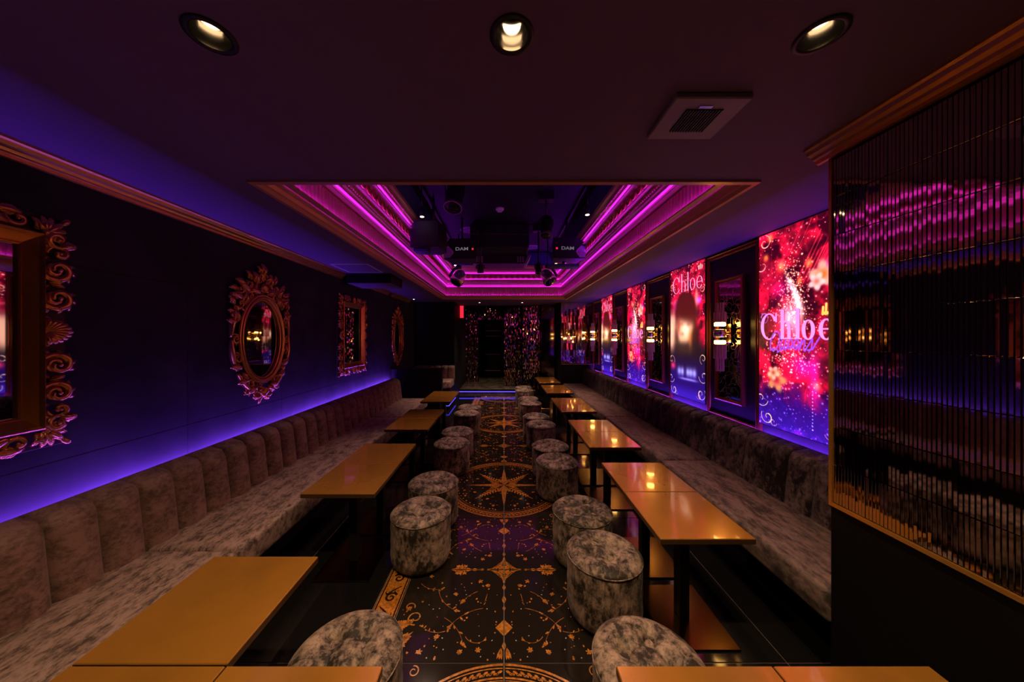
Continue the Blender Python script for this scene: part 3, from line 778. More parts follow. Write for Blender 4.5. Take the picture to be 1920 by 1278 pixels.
for i, y0 in enumerate((1.523, 2.79, 4.13, 5.51, 6.78)):
    for k in range(2):
        table(XRt, y0 + h2 + k * 0.467, 'gold table by the dark bench near %s, half %s step' % (rw[i], ('farther from', 'nearer')[k]), 'tables by the screen wall')

# ------------------------------------------------------------------ stools
def make_stool():
    o = empty('stool')
    r = 0.203
    MB().lathe([(0.165, 0.0), (0.17, 0.003), (0.17, 0.016), (0.165, 0.018)], 32).build('foot', 'black_plastic', o)
    pr = [(0.150, 0.016), (0.178, 0.018), (0.192, 0.028), (r - 0.003, 0.05)]
    n = 14
    pr += [(r + 0.0015 * math.sin(i * 1.3), 0.07 + (0.325 - 0.07) * i / n) for i in range(n + 1)] + [(r - 0.006, 0.332), (r - 0.03, 0.335)]
    MB().lathe(pr, 48).build('body', 'velvet_stool', o)
    # tufted cushion
    mb = MB(); nr, na = 18, 64; vs = []
    tf = [(0.085 * math.cos(R(a)), 0.085 * math.sin(R(a))) for a in (35, 125, 215, 305)]
    def hz(x, y):
        q = math.hypot(x, y) / r
        z = 0.337 + 0.034 * (1 - max(0, (q - 0.55) / 0.45) ** 2.6)
        for (a, b_) in tf:
            d2 = (x - a) ** 2 + (y - b_) ** 2
            z -= 0.030 * math.exp(-d2 / 0.0008) + 0.013 * math.exp(-d2 / 0.004)
        for i in range(4):
            a, b_ = tf[i], tf[(i + 1) % 4]
            for (p, q_) in ((a, b_), (a, (a[0] * 2.0, a[1] * 2.0))):
                dx, dy = q_[0] - p[0], q_[1] - p[1]; L2 = dx * dx + dy * dy
                t = min(1, max(0, ((x - p[0]) * dx + (y - p[1]) * dy) / L2))
                dd = math.hypot(x - p[0] - t * dx, y - p[1] - t * dy)
                z -= 0.011 * math.exp(-(dd / 0.009) ** 2) * (1 - 0.6 * t if q_ is not b_ else 1)
        return z
    vs.append((0, 0, hz(0, 0)))
    for j in range(1, nr + 1):
        q = r * (j / nr)
        for i in range(na):
            a = 2 * PI * i / na; x, y = q * math.cos(a), q * math.sin(a); vs.append((x, y, hz(x, y)))
    fs = [(0, 1 + i, 1 + (i + 1) % na) for i in range(na)]
    for j in range(nr - 1):
        for i in range(na): fs.append((1 + j * na + i, 1 + (j + 1) * na + i, 1 + (j + 1) * na + (i + 1) % na, 1 + j * na + (i + 1) % na))
    k = len(vs)
    vs += [(r * math.cos(2 * PI * i / na), r * math.sin(2 * PI * i / na), 0.329) for i in range(na)]
    b0 = 1 + (nr - 1) * na
    fs += [(b0 + i, k + i, k + (i + 1) % na, b0 + (i + 1) % na) for i in range(na)]
    mb.add(vs, fs, True); cu_ = mb.build('cushion', 'velvet_stool', o)
    MB().tube([(r * math.cos(2 * PI * i / 48), r * math.sin(2 * PI * i / 48), 0.332) for i in range(48)], 0.0035, 6, closed=True, up=(0, 0, 1)).build('piping', 'velvet_stool', cu_)
    bme = MB().ell((0, 0, 0), (0.011, 0.011, 0.006), 10, 6).mesh('button', 'velvet_stool')
    for (a, b_) in tf: link('button', bme, cu_, (a, b_, hz(a, b_) + 0.002))
    return o
sproto = make_stool(); sfirst = [True]
def stool(x, y, rz, label, group):
    o = sproto if sfirst[0] else copy_tree(sproto)
    sfirst[0] = False
    o.location = (x, y, 0.0005); o.rotation_euler = (0, 0, R(rz)); tag(o, label, 'stool', group)
SG = 'stools along the runner'
for (x, y, a, lb) in ((-0.60, 1.20, 20, 'beside the gold table under the large rectangular mirror'), (-0.578, 2.20, 65, 'farther from the step, at the table near the oval gilt mirror'), (-0.59, 2.64, 10, 'nearer the step, at the table near the oval gilt mirror'),
        (-0.60, 3.62, 40, 'farther from the step, at the table near the narrow rectangular mirror'), (-0.60, 4.06, 80, 'nearer the step, at the table near the narrow rectangular mirror'),
        (-0.597, 5.03, 15, 'farther from the step, at the table near the partition'), (-0.60, 5.46, 55, 'nearer the step, at the table near the partition'),
        (0.54, 1.17, 30, 'behind the table pair in front of the strip mirror pillar'), (0.563, 1.775, 75, 'farther from the step, at the table near the first logo screen'), (0.548, 2.21, 15, 'nearer the step, at the table near the first logo screen'),
        (0.52, 3.09, 50, 'farther from the step, at the table near the first portrait screen'), (0.517, 3.52, 5, 'nearer the step, at the table near the first portrait screen'),
        (0.513, 4.385, 35, 'farther from the step, at the table near the second logo screen'), (0.494, 4.82, 80, 'nearer the step, at the table near the second logo screen'),
        (0.487, 5.79, 20, 'farther from the step, at the table near the last wall lamp'), (0.48, 6.22, 60, 'nearer the step, at the table near the last wall lamp'),
        (0.47, 7.19, 10, 'farther from the step, at the table near the dark glass'), (0.476, 7.62, 45, 'nearer the step, at the table near the dark glass')):
    stool(x, y, a, 'round velvet stool ' + lb, SG)

# ------------------------------------------------------------------ gilt mirrors on the left wall
# all ornament meshes lie in the wall plane: local x = out of the wall, y along the wall, z up
def sp3(cy, cz, r0, r1, a0, turns, n=26, w0=0.02, w1=0.02):
    return [(w0 + (w1 - w0) * i / n, cy + (r0 + (r1 - r0) * (i / n) ** 0.85) * math.cos(a0 + turns * 2 * PI * i / n), cz + (r0 + (r1 - r0) * (i / n) ** 0.85) * math.sin(a0 + turns * 2 * PI * i / n)) for i in range(n + 1)]
def taper(n, a, m_, b_): return [a + (m_ - a) * min(1, i / (n * 0.55)) if i < n * 0.55 else m_ + (b_ - m_) * (i - n * 0.55) / (n * 0.45) for i in range(n + 1)]
def leaf_into(mb, y, z, a, l, wd, th=0.012, x0=0.02, curl=0.5):
    """an acanthus leaf: a tapering rib with lobes to both sides"""
    py, pz, aa = y, z, a; pts = []
    for i in range(9):
        pts.append((x0 + th * 1.2 * math.sin(PI * i / 8), py, pz)); py += l / 8 * math.cos(aa); pz += l / 8 * math.sin(aa); aa += curl / 8
    mb.tube(pts, [wd * 0.20 * (1 - 0.8 * abs(i / 8 - 0.3)) + 0.0008 for i in range(9)], 6)
    for i in (1, 2, 3, 4, 5, 6):
        for s_ in (-1, 1):
            q = wd * (0.55 - 0.055 * i); d_ = a + curl * i / 8 + s_ * (0.75 - 0.05 * i)
            c = (pts[i][0] - 0.002, pts[i][1] + q * 0.5 * math.cos(d_), pts[i][2] + q * 0.5 * math.sin(d_))
            mb.ell(c, (th * 0.6, q * 0.66, wd * 0.15), 7, 5, Matrix.Rotation(d_, 3, 'X'))
def orn(kind):
    mb = MB()
    if kind == 'c_scroll':        # about 0.10 wide and 0.11 tall
        p = sp3(0.002, 0.0, 0.010, 0.050, R(200), -1.25, 30, 0.034, 0.018); mb.tube(p, taper(30, 0.006, 0.0145, 0.006), 8)
        p = sp3(-0.004, -0.004, 0.005, 0.030, R(20), -1.0, 20, 0.036, 0.024); mb.tube(p, taper(20, 0.006, 0.0095, 0.004), 7)
        for k, a in enumerate((20, -15, -50, -85)):
            c = (0.020, 0.030 * math.cos(R(a)), 0.030 * math.sin(R(a)))
            q = [(0.03 - 0.002 * i, c[1] + 0.007 * i * math.cos(R(a + 50 - 14 * i)), c[2] + 0.007 * i * math.sin(R(a + 50 - 14 * i))) for i in range(5)]
            mb.tube(q, [0.009, 0.0105, 0.009, 0.007, 0.003], 7)
        mb.ell((0.038, 0.004, 0.0), (0.007, 0.008, 0.008), 8, 5)
    if kind == 's_scroll':
        p = sp3(0.0, 0.025, 0.008, 0.036, R(-30), 1.1, 26, 0.036, 0.022); mb.tube(p, taper(26, 0.006, 0.013, 0.005), 8)
        p = sp3(0.006, -0.028, 0.006, 0.030, R(150), 1.1, 24, 0.034, 0.022); mb.tube(p, taper(24, 0.006, 0.0115, 0.005), 8)
        mb.ell((0.037, 0.0, 0.025), (0.007, 0.008, 0.008), 8, 5); mb.ell((0.036, 0.006, -0.028), (0.006, 0.007, 0.007), 8, 5)
        leaf_into(mb, 0.008, -0.005, R(35), 0.055, 0.055, 0.012, 0.02, -0.8); leaf_into(mb, -0.02, 0.0, R(200), 0.035, 0.045, 0.010, 0.018, 0.6)
    if kind == 'shell':
        n = 11
        for i in range(n):
            a = R(-78 + 156 * i / (n - 1)); l = 0.088 - 0.018 * abs(i - 5) / 5
            q = [(0.022 + 0.022 * math.sin(PI * min(1, t * 0.62 + 0.15)), -0.042 + l * t * math.cos(a), l * t * math.sin(a) * 0.78) for t in (0, 0.2, 0.45, 0.7, 0.9, 1.0)]
            mb.tube(q, [0.003, 0.0045, 0.007, 0.0095, 0.0105, 0.005], 8)
        mb.ell((0.034, -0.040, 0.0), (0.011, 0.011, 0.013), 10, 6)
        for s_ in (-1, 1):
            p = sp3(-0.028, s_ * 0.052, 0.004, 0.014, R(s_ * -60), s_ * 1.2, 16, 0.034, 0.026); mb.tube(p, 0.004, 6)
    if kind == 'corner_leaf':
        for i, a in enumerate((-32, -8, 18, 45, 72, 98, 122)):
            leaf_into(mb, -0.035, -0.035, R(a), 0.070 + 0.018 * (1 - abs(a - 45) / 80), 0.055, 0.012, 0.020 + 0.004 * (i % 2), 0.0)
        mb.ell((0.034, -0.035, -0.035), (0.012, 0.016, 0.016), 10, 6)
        mb.ell((0.030, 0.034, 0.034), (0.012, 0.024, 0.014), 10, 6, Matrix.Rotation(R(45), 3, 'X'))
    if kind == 'tongue':
        for a in (-38, 0, 38): leaf_into(mb, -0.022, 0, R(a), 0.062, 0.042, 0.012, 0.02, 0.0)
    if kind == 'leaf': leaf_into(mb, 0, 0, 0, 0.10, 0.085, 0.016, 0.02, 0.6)
    if kind == 'acanthus_sweep':
        p = sp3(0.0, 0.0, 0.008, 0.040, R(120), -1.15, 26, 0.036, 0.022); mb.tube(p, taper(26, 0.006, 0.013, 0.005), 8)
        leaf_into(mb, -0.02, -0.030, R(165), 0.13, 0.085, 0.016, 0.022, -0.5)
        leaf_into(mb, 0.02, 0.026, R(172), 0.12, 0.065, 0.012, 0.022, 0.4)
        mb.ell((0.036, 0.0, 0.0), (0.007, 0.008, 0.008), 8, 5)
    return mb.mesh(kind, 'gold_paint')
ORN = {k: orn(k) for k in ('c_scroll', 's_scroll', 'shell', 'corner_leaf', 'tongue', 'leaf', 'acanthus_sweep')}
def put(kind, parent, y, z, a=0.0, sc_=1.0, my=1, mz=1, x=0.0):
    return link(kind, ORN[kind], parent, (x, y, z), (R(a), 0, 0), (sc_, sc_ * my, sc_ * mz))
def rect_frame_prof(mb, prof_, wy, wz):
    """mitred frame: prof_ = (inset, out)"""
    vs = []
    for d, x in prof_:
        a, c = wy - d, wz - d
        vs += [(x, -a, -c), (x, a, -c), (x, a, c), (x, -a, c)]
    fs = [(4 * j + i, 4 * j + (i + 1) % 4, 4 * j + 4 + (i + 1) % 4, 4 * j + 4 + i) for j in range(len(prof_) - 1) for i in range(4)]
    mb.add(vs, fs)
def rect_mirror(yc, zc, label):
    o = tag(empty('rectangular_mirror', (XL, yc, zc)), label, 'mirror', 'gilt mirrors on the charcoal wall')
    hy, hz_ = 0.405, 0.545
    mb = MB(); rect_frame_prof(mb, [(0.0, 0.0), (0.006, 0.012), (0.10, 0.014), (0.10, 0.0)], hy, hz_); mb.build('backing', 'frame_dark', o)
    mb = MB(); rect_frame_prof(mb, [(0.095, 0.012), (0.095, 0.050), (0.101, 0.056), (0.107, 0.050), (0.112, 0.044), (0.150, 0.022), (0.156, 0.028), (0.162, 0.024), (0.163, 0.010)], hy, hz_); mb.build('inner_moulding', 'gold_paint', o)
    MB().box(0.006, 0.012, -hy + 0.155, hy - 0.155, -hz_ + 0.155, hz_ - 0.155).build('glass', 'mirror_glass', o)
    cy, cz = hy - 0.05, hz_ - 0.05
    for sy in (1, -1):
        for sz in (1, -1):
            put('corner_leaf', o, sy * cy, sz * cz, 0, 1.0, sy, sz)
            put('s_scroll', o, sy * (cy + 0.002), sz * 0.405, 0, 1.18, sy, sz)
            put('c_scroll', o, sy * cy, sz * 0.292, 0, 1.22, sy, sz)
            put('tongue', o, sy * (cy + 0.004), sz * 0.235, 20 * sz * sy if sy > 0 else 180 - 20 * sz, 0.9)
            put('c_scroll', o, sy * cy, sz * 0.158, 180, 1.25, -sy, -sz)
            put('leaf', o, sy * (cy - 0.035), sz * 0.085, 60 if sz > 0 else -60, 0.55, 1, 1) if sy > 0 else put('leaf', o, sy * (cy - 0.035), sz * 0.085, 120 if sz > 0 else -120, 0.55)
            put('acanthus_sweep', o, sy * 0.235, sz * cz, 0, 1.0, sy, sz)
            put('s_scroll', o, sy * 0.135, sz * cz, 90, 0.95, sz, sy)
        put('shell', o, sy * cy, 0, 0, 1.12, sy, 1)
    for sz in (1, -1): put('shell', o, 0, sz * cz, 90 * sz, 1.0)
    return o
def ell_tube(mb, ay, az, x, r, a0=0, a1=360, n=64, flat=1.0, k=8, r_end=None):
    closed = (a1 - a0) >= 360
    N = n if closed else n + 1
    pts = [(x, ay * math.cos(R(a0 + (a1 - a0) * i / n)), az * math.sin(R(a0 + (a1 - a0) * i / n))) for i in range(N)]
    rad = r if r_end is None else [r_end + (r - r_end) * math.sin(PI * i / (N - 1)) for i in range(N)]
    mb.tube(pts, rad, k, flat, up=(1, 0, 0), closed=closed)
def oval_mirror(yc, zc, label):
    o = tag(empty('oval_mirror', (XL, yc, zc)), label, 'mirror', 'gilt mirrors on the charcoal wall')
    # glass
    mb = MB(); n = 64; g_ = [(0.215 * math.cos(2 * PI * i / n), 0.345 * math.sin(2 * PI * i / n)) for i in range(n)]
    mb.prism(g_, 0.004, 0.010, 'x'); mb.build('glass', 'mirror_glass', o)
    mb = MB(); ell_tube(mb, 0.213, 0.343, 0.020, 0.012); ell_tube(mb, 0.232, 0.362, 0.032, 0.013); ell_tube(mb, 0.252, 0.382, 0.026, 0.014)
    mb.build('inner_moulding', 'gold_paint', o)
    # outer band in separate curved lengths
    for (a0, a1) in ((-32, 0), (2, 34), (-72, -36), (180, 212), (146, 178), (216, 252)):
        mb = MB(); ell_tube(mb, 0.325, 0.47, 0.022, 0.019, a0, a1, 16, 1.3, 8, 0.010); mb.build('outer_band', 'gold_paint', o)
    # bridging scrolls round the oval
    for i, a in enumerate(range(0, 360, 20)):
        if 62 < a < 118: continue
        y_, z_ = 0.290 * math.cos(R(a)), 0.425 * math.sin(R(a))
        s_ = 1 if math.cos(R(a)) >= 0 else -1
        put(('c_scroll', 's_scroll', 'leaf')[i % 3], o, y_, z_, a + (90 if i % 2 else 30), 0.95, 1, s_)
    for a in (215, 235, 255, 285, 305, 325, 20, 45, 160, 135):
        put('leaf', o, 0.285 * math.cos(R(a)), 0.42 * math.sin(R(a)), a + (60 if math.cos(R(a)) > 0 else -60), 1.05)
    # foot ornament
    put('shell', o, 0, -0.47, -90, 0.9)
    for s_ in (1, -1):
        put('acanthus_sweep', o, s_ * 0.09, -0.475, 10 * s_, 0.85, s_, -1); put('leaf', o, s_ * 0.02, -0.50, 270 + s_ * 40, 0.7); put('c_scroll', o, s_ * 0.16, -0.44, 0, 0.8, s_, -1)
    # crest
    for s_ in (1, -1):
        mb = MB(); q = [(0.03, s_ * y_, z_) for y_, z_ in ((0.04, 0.50), (0.085, 0.475), (0.10, 0.43), (0.13, 0.40), (0.18, 0.40))]
        mb.tube(q, [0.006, 0.014, 0.018, 0.014, 0.008], 8); mb.build('crest_arm', 'gold_paint', o)
        put('c_scroll', o, s_ * 0.145, 0.455, 20 * s_, 0.95, s_, 1); put('s_scroll', o, s_ * 0.225, 0.385, -30 * s_, 1.0, s_, 1)
        put('leaf', o, s_ * 0.20, 0.44, 90 - s_ * 50, 1.0); put('leaf', o, s_ * 0.255, 0.40, 90 - s_ * 70, 0.9); put('leaf', o, s_ * 0.13, 0.50, 90 - s_ * 25, 0.9)
        put('leaf', o, s_ * 0.03, 0.52, 90 - s_ * 60, 0.95); put('leaf', o, s_ * 0.015, 0.57, 90 - s_ * 25, 0.8); put('c_scroll', o, s_ * 0.055, 0.455, 0, 0.7, -s_, 1)
        put('s_scroll', o, s_ * 0.30, 0.22, 0, 1.0, s_, 1); put('leaf', o, s_ * 0.30, 0.27, 90 - s_ * 20, 0.9)
    for s_ in (1, -1):
        put('leaf', o, s_ * 0.075, 0.47, 90 - s_ * 10, 1.15); put('leaf', o, s_ * 0.165, 0.40, 90 - s_ * 45, 1.15); put('leaf', o, s_ * 0.235, 0.33, 90 - s_ * 60, 1.1)
        put('s_scroll', o, s_ * 0.03, 0.53, 0, 0.9, s_, 1); put('c_scroll', o, s_ * 0.19, 0.335, 0, 0.9, s_, 1); put('leaf', o, s_ * 0.04, 0.40, 90 - s_ * 70, 1.1); put('leaf', o, s_ * 0.0, 0.60, 90 - s_ * 35, 0.6)
    put('shell', o, 0, 0.45, 90, 0.95); put('leaf', o, 0, 0.555, 90, 1.1); put('corner_leaf', o, 0, 0.40, 45, 0.6)
    return o
rect_mirror(1.14, 1.577, 'large rectangular mirror in a deep carved gilt frame with shells and scrolls')
oval_mirror(2.79, 1.535, 'oval mirror in an openwork gilt frame with tall leafy crest under the narrow air box')
rect_mirror(4.46, 1.580, 'rectangular mirror in a carved gilt frame hung between the two oval mirrors')
oval_mirror(6.33, 1.525, 'oval gilt mirror hung above the black partition')

# ------------------------------------------------------------------ light screens (pixel colours computed here)
def to_lin(c): return np.where(c <= 0.04045, c / 12.92, ((np.clip(c, 0, 1) + 0.055) / 1.055) ** 2.4)
def fbm(H, W, cells, seed, octs=4, gain=0.55, asp=1.0):
    r_ = np.random.default_rng(seed); out = np.zeros((H, W)); amp = 1.0; tot = 0
    for k in range(octs):
        cx = max(2, int(cells * 2 ** k)); cy = max(2, int(cells * asp * 2 ** k))
        g = r_.random((cy + 2, cx + 2))
        yy = np.linspace(0, cy, H)[:, None]; xx = np.linspace(0, cx, W)[None, :]
        yi = yy.astype(int); xi = xx.astype(int); fy = yy - yi; fx_ = xx - xi
        fy = fy * fy * (3 - 2 * fy); fx_ = fx_ * fx_ * (3 - 2 * fx_)
        v = g[yi, xi] * (1 - fy) * (1 - fx_) + g[yi + 1, xi] * fy * (1 - fx_) + g[yi, xi + 1] * (1 - fy) * fx_ + g[yi + 1, xi + 1] * fy * fx_
        out += amp * v; tot += amp; amp *= gain
    return out / tot
ASP = 1.56 / 0.695
class Art:
    """u 0..1 across, v 0..ASP down, both in screen widths"""
    def __init__(s, W):
        s.W = W; s.H = int(W * ASP); s.u = (np.arange(s.W) + 0.5)[None, :] / s.W * np.ones((s.H, 1)); s.v = (np.arange(s.H) + 0.5)[:, None] / s.W * np.ones((1, s.W))
        s.c = np.zeros((s.H, s.W, 3))
    def mix(s, m_, colr): m_ = np.clip(m_, 0, 1)[..., None]; s.c = s.c * (1 - m_) + np.array(colr) * m_
    def addc(s, m_, colr): s.c = s.c + m_[..., None] * np.array(colr)
    def gauss(s, u, v, ru, rv): return np.exp(-((s.u - u) / ru) ** 2 - ((s.v - v) / rv) ** 2)
    def dots(s, pts, colr, rad):
        for (u, v, k) in pts:
            R_ = rad * k; x0, x1 = max(0, int((u - 3 * R_) * s.W)), min(s.W, int((u + 3 * R_) * s.W) + 2); y0, y1 = max(0, int((v - 3 * R_) * s.W)), min(s.H, int((v + 3 * R_) * s.W) + 2)
            if x1 <= x0 or y1 <= y0: continue
            g = np.exp(-(((s.u[y0:y1, x0:x1] - u) ** 2 + (s.v[y0:y1, x0:x1] - v) ** 2) / (R_ * R_)))
            s.c[y0:y1, x0:x1] += g[..., None] * np.array(colr)
    def dist(s, pts, pad=0.06):
        d = np.full((s.H, s.W), 9.0)
        for a, b_ in zip(pts[:-1], pts[1:]):
            x0 = max(0, int((min(a[0], b_[0]) - pad) * s.W)); x1 = min(s.W, int((max(a[0], b_[0]) + pad) * s.W) + 1)
            y0 = max(0, int((min(a[1], b_[1]) - pad) * s.W)); y1 = min(s.H, int((max(a[1], b_[1]) + pad) * s.W) + 1)
            if x1 <= x0 or y1 <= y0: continue
            U, V = s.u[y0:y1, x0:x1], s.v[y0:y1, x0:x1]; dx, dy = b_[0] - a[0], b_[1] - a[1]; L2 = dx * dx + dy * dy + 1e-12
            t = np.clip(((U - a[0]) * dx + (V - a[1]) * dy) / L2, 0, 1)
            d[y0:y1, x0:x1] = np.minimum(d[y0:y1, x0:x1], np.hypot(U - a[0] - t * dx, V - a[1] - t * dy))
        return d
    def stroke(s, pts, wd): return np.clip((wd / 2 - s.dist(pts)) * s.W + 0.5, 0, 1)
    def box(s, u0, u1, v0, v1):
        return np.clip((s.u - u0) * s.W + 0.5, 0, 1) * np.clip((u1 - s.u) * s.W + 0.5, 0, 1) * np.clip((s.v - v0) * s.W + 0.5, 0, 1) * np.clip((v1 - s.v) * s.W + 0.5, 0, 1)
    def ring(s, cu, cv, ru, rv, iu, iv):
        o = np.hypot((s.u - cu) / ru, (s.v - cv) / rv); i = np.hypot((s.u - cu) / iu, (s.v - cv) / iv)
        return np.clip((1 - o) * ru * s.W + 0.5, 0, 1) * np.clip((i - 1) * iu * s.W + 0.5, 0, 1)
    def word(s, u0, u1, vb, xh, bold=1.0):
        """'Chloe' in a high-contrast serif; vb = baseline, xh = x height"""
        W_ = (u1 - u0); cap = xh * 1.55; m_ = np.zeros((s.H, s.W)); tk = 0.045 * W_ * bold; tn = 0.016 * W_ * bold
        U = lambda t: u0 + t * W_
        # C
        c = s.ring(U(0.135), vb - cap * 0.47, 0.135 * W_, cap * 0.5, 0.135 * W_ - tk, cap * 0.5 - tn)
        cut = (s.u > U(0.17)) & (s.v > vb - cap * 0.66) & (s.v < vb - cap * 0.20)
        m_ = np.maximum(m_, c * (1 - cut)); m_ = np.maximum(m_, s.box(U(0.235), U(0.235) + tn * 1.4, vb - cap * 0.97, vb - cap * 0.62))
        # h
        st_ = lambda t, top: np.maximum.reduce([s.box(U(t), U(t) + tk, vb - top, vb), s.box(U(t) - tk * 0.55, U(t) + tk * 1.55, vb - tn * 0.8, vb), s.box(U(t) - tk * 0.5, U(t) + tk * 0.5, vb - top, vb - top + tn)])
        m_ = np.maximum(m_, st_(0.315, cap * 1.06))
        ar = s.ring(U(0.385), vb - xh * 0.55, 0.075 * W_, xh * 0.45, 0.075 * W_ - tk * 0.9, xh * 0.45 - tn) * (s.v < vb - xh * 0.5) * (s.u > U(0.33))
        m_ = np.maximum(m_, ar); m_ = np.maximum(m_, s.box(U(0.46) - tk * 0.95, U(0.46), vb - xh * 0.55, vb)); m_ = np.maximum(m_, s.box(U(0.46) - tk * 1.5, U(0.46) + tk * 0.5, vb - tn * 0.8, vb))
        # l
        m_ = np.maximum(m_, st_(0.525, cap * 1.06))
        # o
        m_ = np.maximum(m_, s.ring(U(0.685), vb - xh * 0.49, 0.083 * W_, xh * 0.52, 0.083 * W_ - tk * 0.95, xh * 0.52 - tn))
        # e
        e = s.ring(U(0.895), vb - xh * 0.49, 0.088 * W_, xh * 0.52, 0.088 * W_ - tk * 0.95, xh * 0.52 - tn)
        cut = (s.u > U(0.905)) & (s.v > vb - xh * 0.48) & (s.v < vb - xh * 0.22)
        m_ = np.maximum(m_, e * (1 - cut)); m_ = np.maximum(m_, s.box(U(0.83), U(0.975), vb - xh * 0.55, vb - xh * 0.55 + tn))
        return m_
    def script(s, u0, u1, vb, xh):
        """'Queens' as a slanted hand script"""
        W_ = u1 - u0; m_ = np.zeros((s.H, s.W))
        def P(pts): return [(u0 + W_ * x + 0.22 * xh * y, vb - xh * y) for x, y in pts]
        def el(cx, cy, rx, ry, a0, a1, n=18): return [(cx + rx * math.cos(R(a0 + (a1 - a0) * i / n)), cy + ry * math.sin(R(a0 + (a1 - a0) * i / n))) for i in range(n + 1)]
        L = [el(0.11, 0.75, 0.10, 0.85, 60, 420), el(0.12, -0.15, 0.10, 0.22, 150, -20) + [(0.26, -0.1), (0.30, 0.3)],
             [(0.27, 0.9), (0.25, 0.3)] + el(0.295, 0.25, 0.045, 0.28, 180, 340) + [(0.355, 0.9), (0.35, 0.2), (0.38, 0.0), (0.42, 0.35)]]
        for c in (0.46, 0.585): L.append([(c - 0.05, 0.35)] + el(c, 0.5, 0.042, 0.42, -30, 300) + [(c + 0.07, 0.35)])
        L.append([(0.66, 0.3), (0.68, 0.9), (0.665, 0.0), (0.70, 0.7), (0.735, 0.9), (0.755, 0.6), (0.75, 0.1), (0.785, 0.0), (0.82, 0.4)])
        L.append([(0.82, 0.4), (0.875, 1.0), (0.89, 0.6), (0.90, 0.25), (0.87, 0.0), (0.83, 0.08), (0.92, 0.15), (1.0, 1.1)])
        for l in L: m_ = np.maximum(m_, s.stroke(P(l), 0.015))
        return m_
    def curl(s, u, v, r, a0, turns, wd, colr):
        n = 34; pts = []
        for i in range(n + 1):
            t = i / n; q = r * (0.15 + 0.85 * t); pts.append((u + q * math.cos(a0 + turns * 2 * PI * t), v + q * math.sin(a0 + turns * 2 * PI * t)))
        s.mix(s.stroke(pts, wd * 0.55) * 0.9, colr)
        s.mix(s.stroke(pts[12:24], wd * 1.15) * 0.9, colr)
    def flower(s, u, v, r, a0, c1, c2):
        for k in range(5):
            a = a0 + 2 * PI * k / 5; cu, cv = u + r * 0.55 * math.cos(a), v + r * 0.55 * math.sin(a)
            du, dv = s.u - cu, s.v - cv; p, q = du * math.cos(a) + dv * math.sin(a), -du * math.sin(a) + dv * math.cos(a)
            g = np.exp(-((p / (r * 0.5)) ** 2 + (q / (r * 0.34)) ** 2) ** 2)
            s.mix(g * 0.9, c1)
        s.mix(s.gauss(u, v, r * 0.38, r * 0.38), c2)
    def frame_curls(s, V):
        g = (1.0, 0.80, 0.66)
        s.curl(0.90, V - 0.14, 0.11, 0.6, -1.2, 0.012, g); s.curl(0.96, V - 0.42, 0.12, 2.4, 1.1, 0.012, g); s.curl(0.84, V - 0.10, 0.06, 3.0, 1.0, 0.008, (0.9, 0.55, 0.7))
        s.curl(0.12, V - 0.10, 0.09, 2.4, 1.2, 0.011, g); s.curl(0.03, V - 0.30, 0.10, 0.8, -1.1, 0.011, g); s.curl(0.20, V - 0.06, 0.05, 0.2, -1.0, 0.008, (0.8, 0.6, 0.8))
def base_red(a, seed, warm=1.0):
    n1 = fbm(a.H, a.W, 3, seed, 5, 0.6, 2.2); n2 = fbm(a.H, a.W, 5, seed + 1, 4, 0.55, 2.2)
    x = np.clip((n1 - 0.30) / 0.42, 0, 1)
    a.c[..., 0] = 0.16 + 0.80 * x ** 1.15; a.c[..., 1] = 0.01 + 0.06 * x * n2; a.c[..., 2] = 0.05 + 0.22 * x * (0.4 + n2 * 0.6)
    dk = np.clip((0.50 - n2) / 0.16, 0, 1); a.mix(dk * 0.85, (0.13, 0.0, 0.06))
    # fold shaped veils
    n3 = fbm(a.H, a.W, 4, seed + 2, 3, 0.5, 1.4); fold = np.clip(1 - np.abs(np.sin((n3 * 9 + a.u * 2 - a.v * 1.3) * 2.2)) * 2.2, 0, 1)
    a.addc(fold * 0.35 * x, (0.8, 0.10, 0.18))
def finish(a, seed, bottom):
    V = ASP; t = np.clip((a.v - (V - bottom)) / bottom, 0, 1)
    nz = fbm(a.H, a.W, 6, seed + 9, 5, 0.62, 2.2); a.mix(np.clip(t * 1.9 + (nz - 0.5) * 1.2 * (t > 0), 0, 0.92) * (t > 0), (0.11, 0.015, 0.40)); a.mix(np.clip((t - 0.35) * 0.9 * nz * 1.6, 0, 0.55), (0.24, 0.11, 0.80)); a.addc(np.clip(nz - 0.56, 0, 1) * 2.2 * t, (0.55, 0.05, 0.55)); sparkle(a, seed + 3, 140, (0, 1, V - bottom, V), (0.45, 0.35, 0.75), 0.006)
def sparkle(a, seed, n, box, colr, r0):
    r_ = random.Random(seed)
    a.dots([(r_.uniform(box[0], box[1]), r_.uniform(box[2], box[3]), r_.choice((0.5, 0.7, 0.7, 1.0, 1.0, 1.6))) for _ in range(n)], colr, r0)
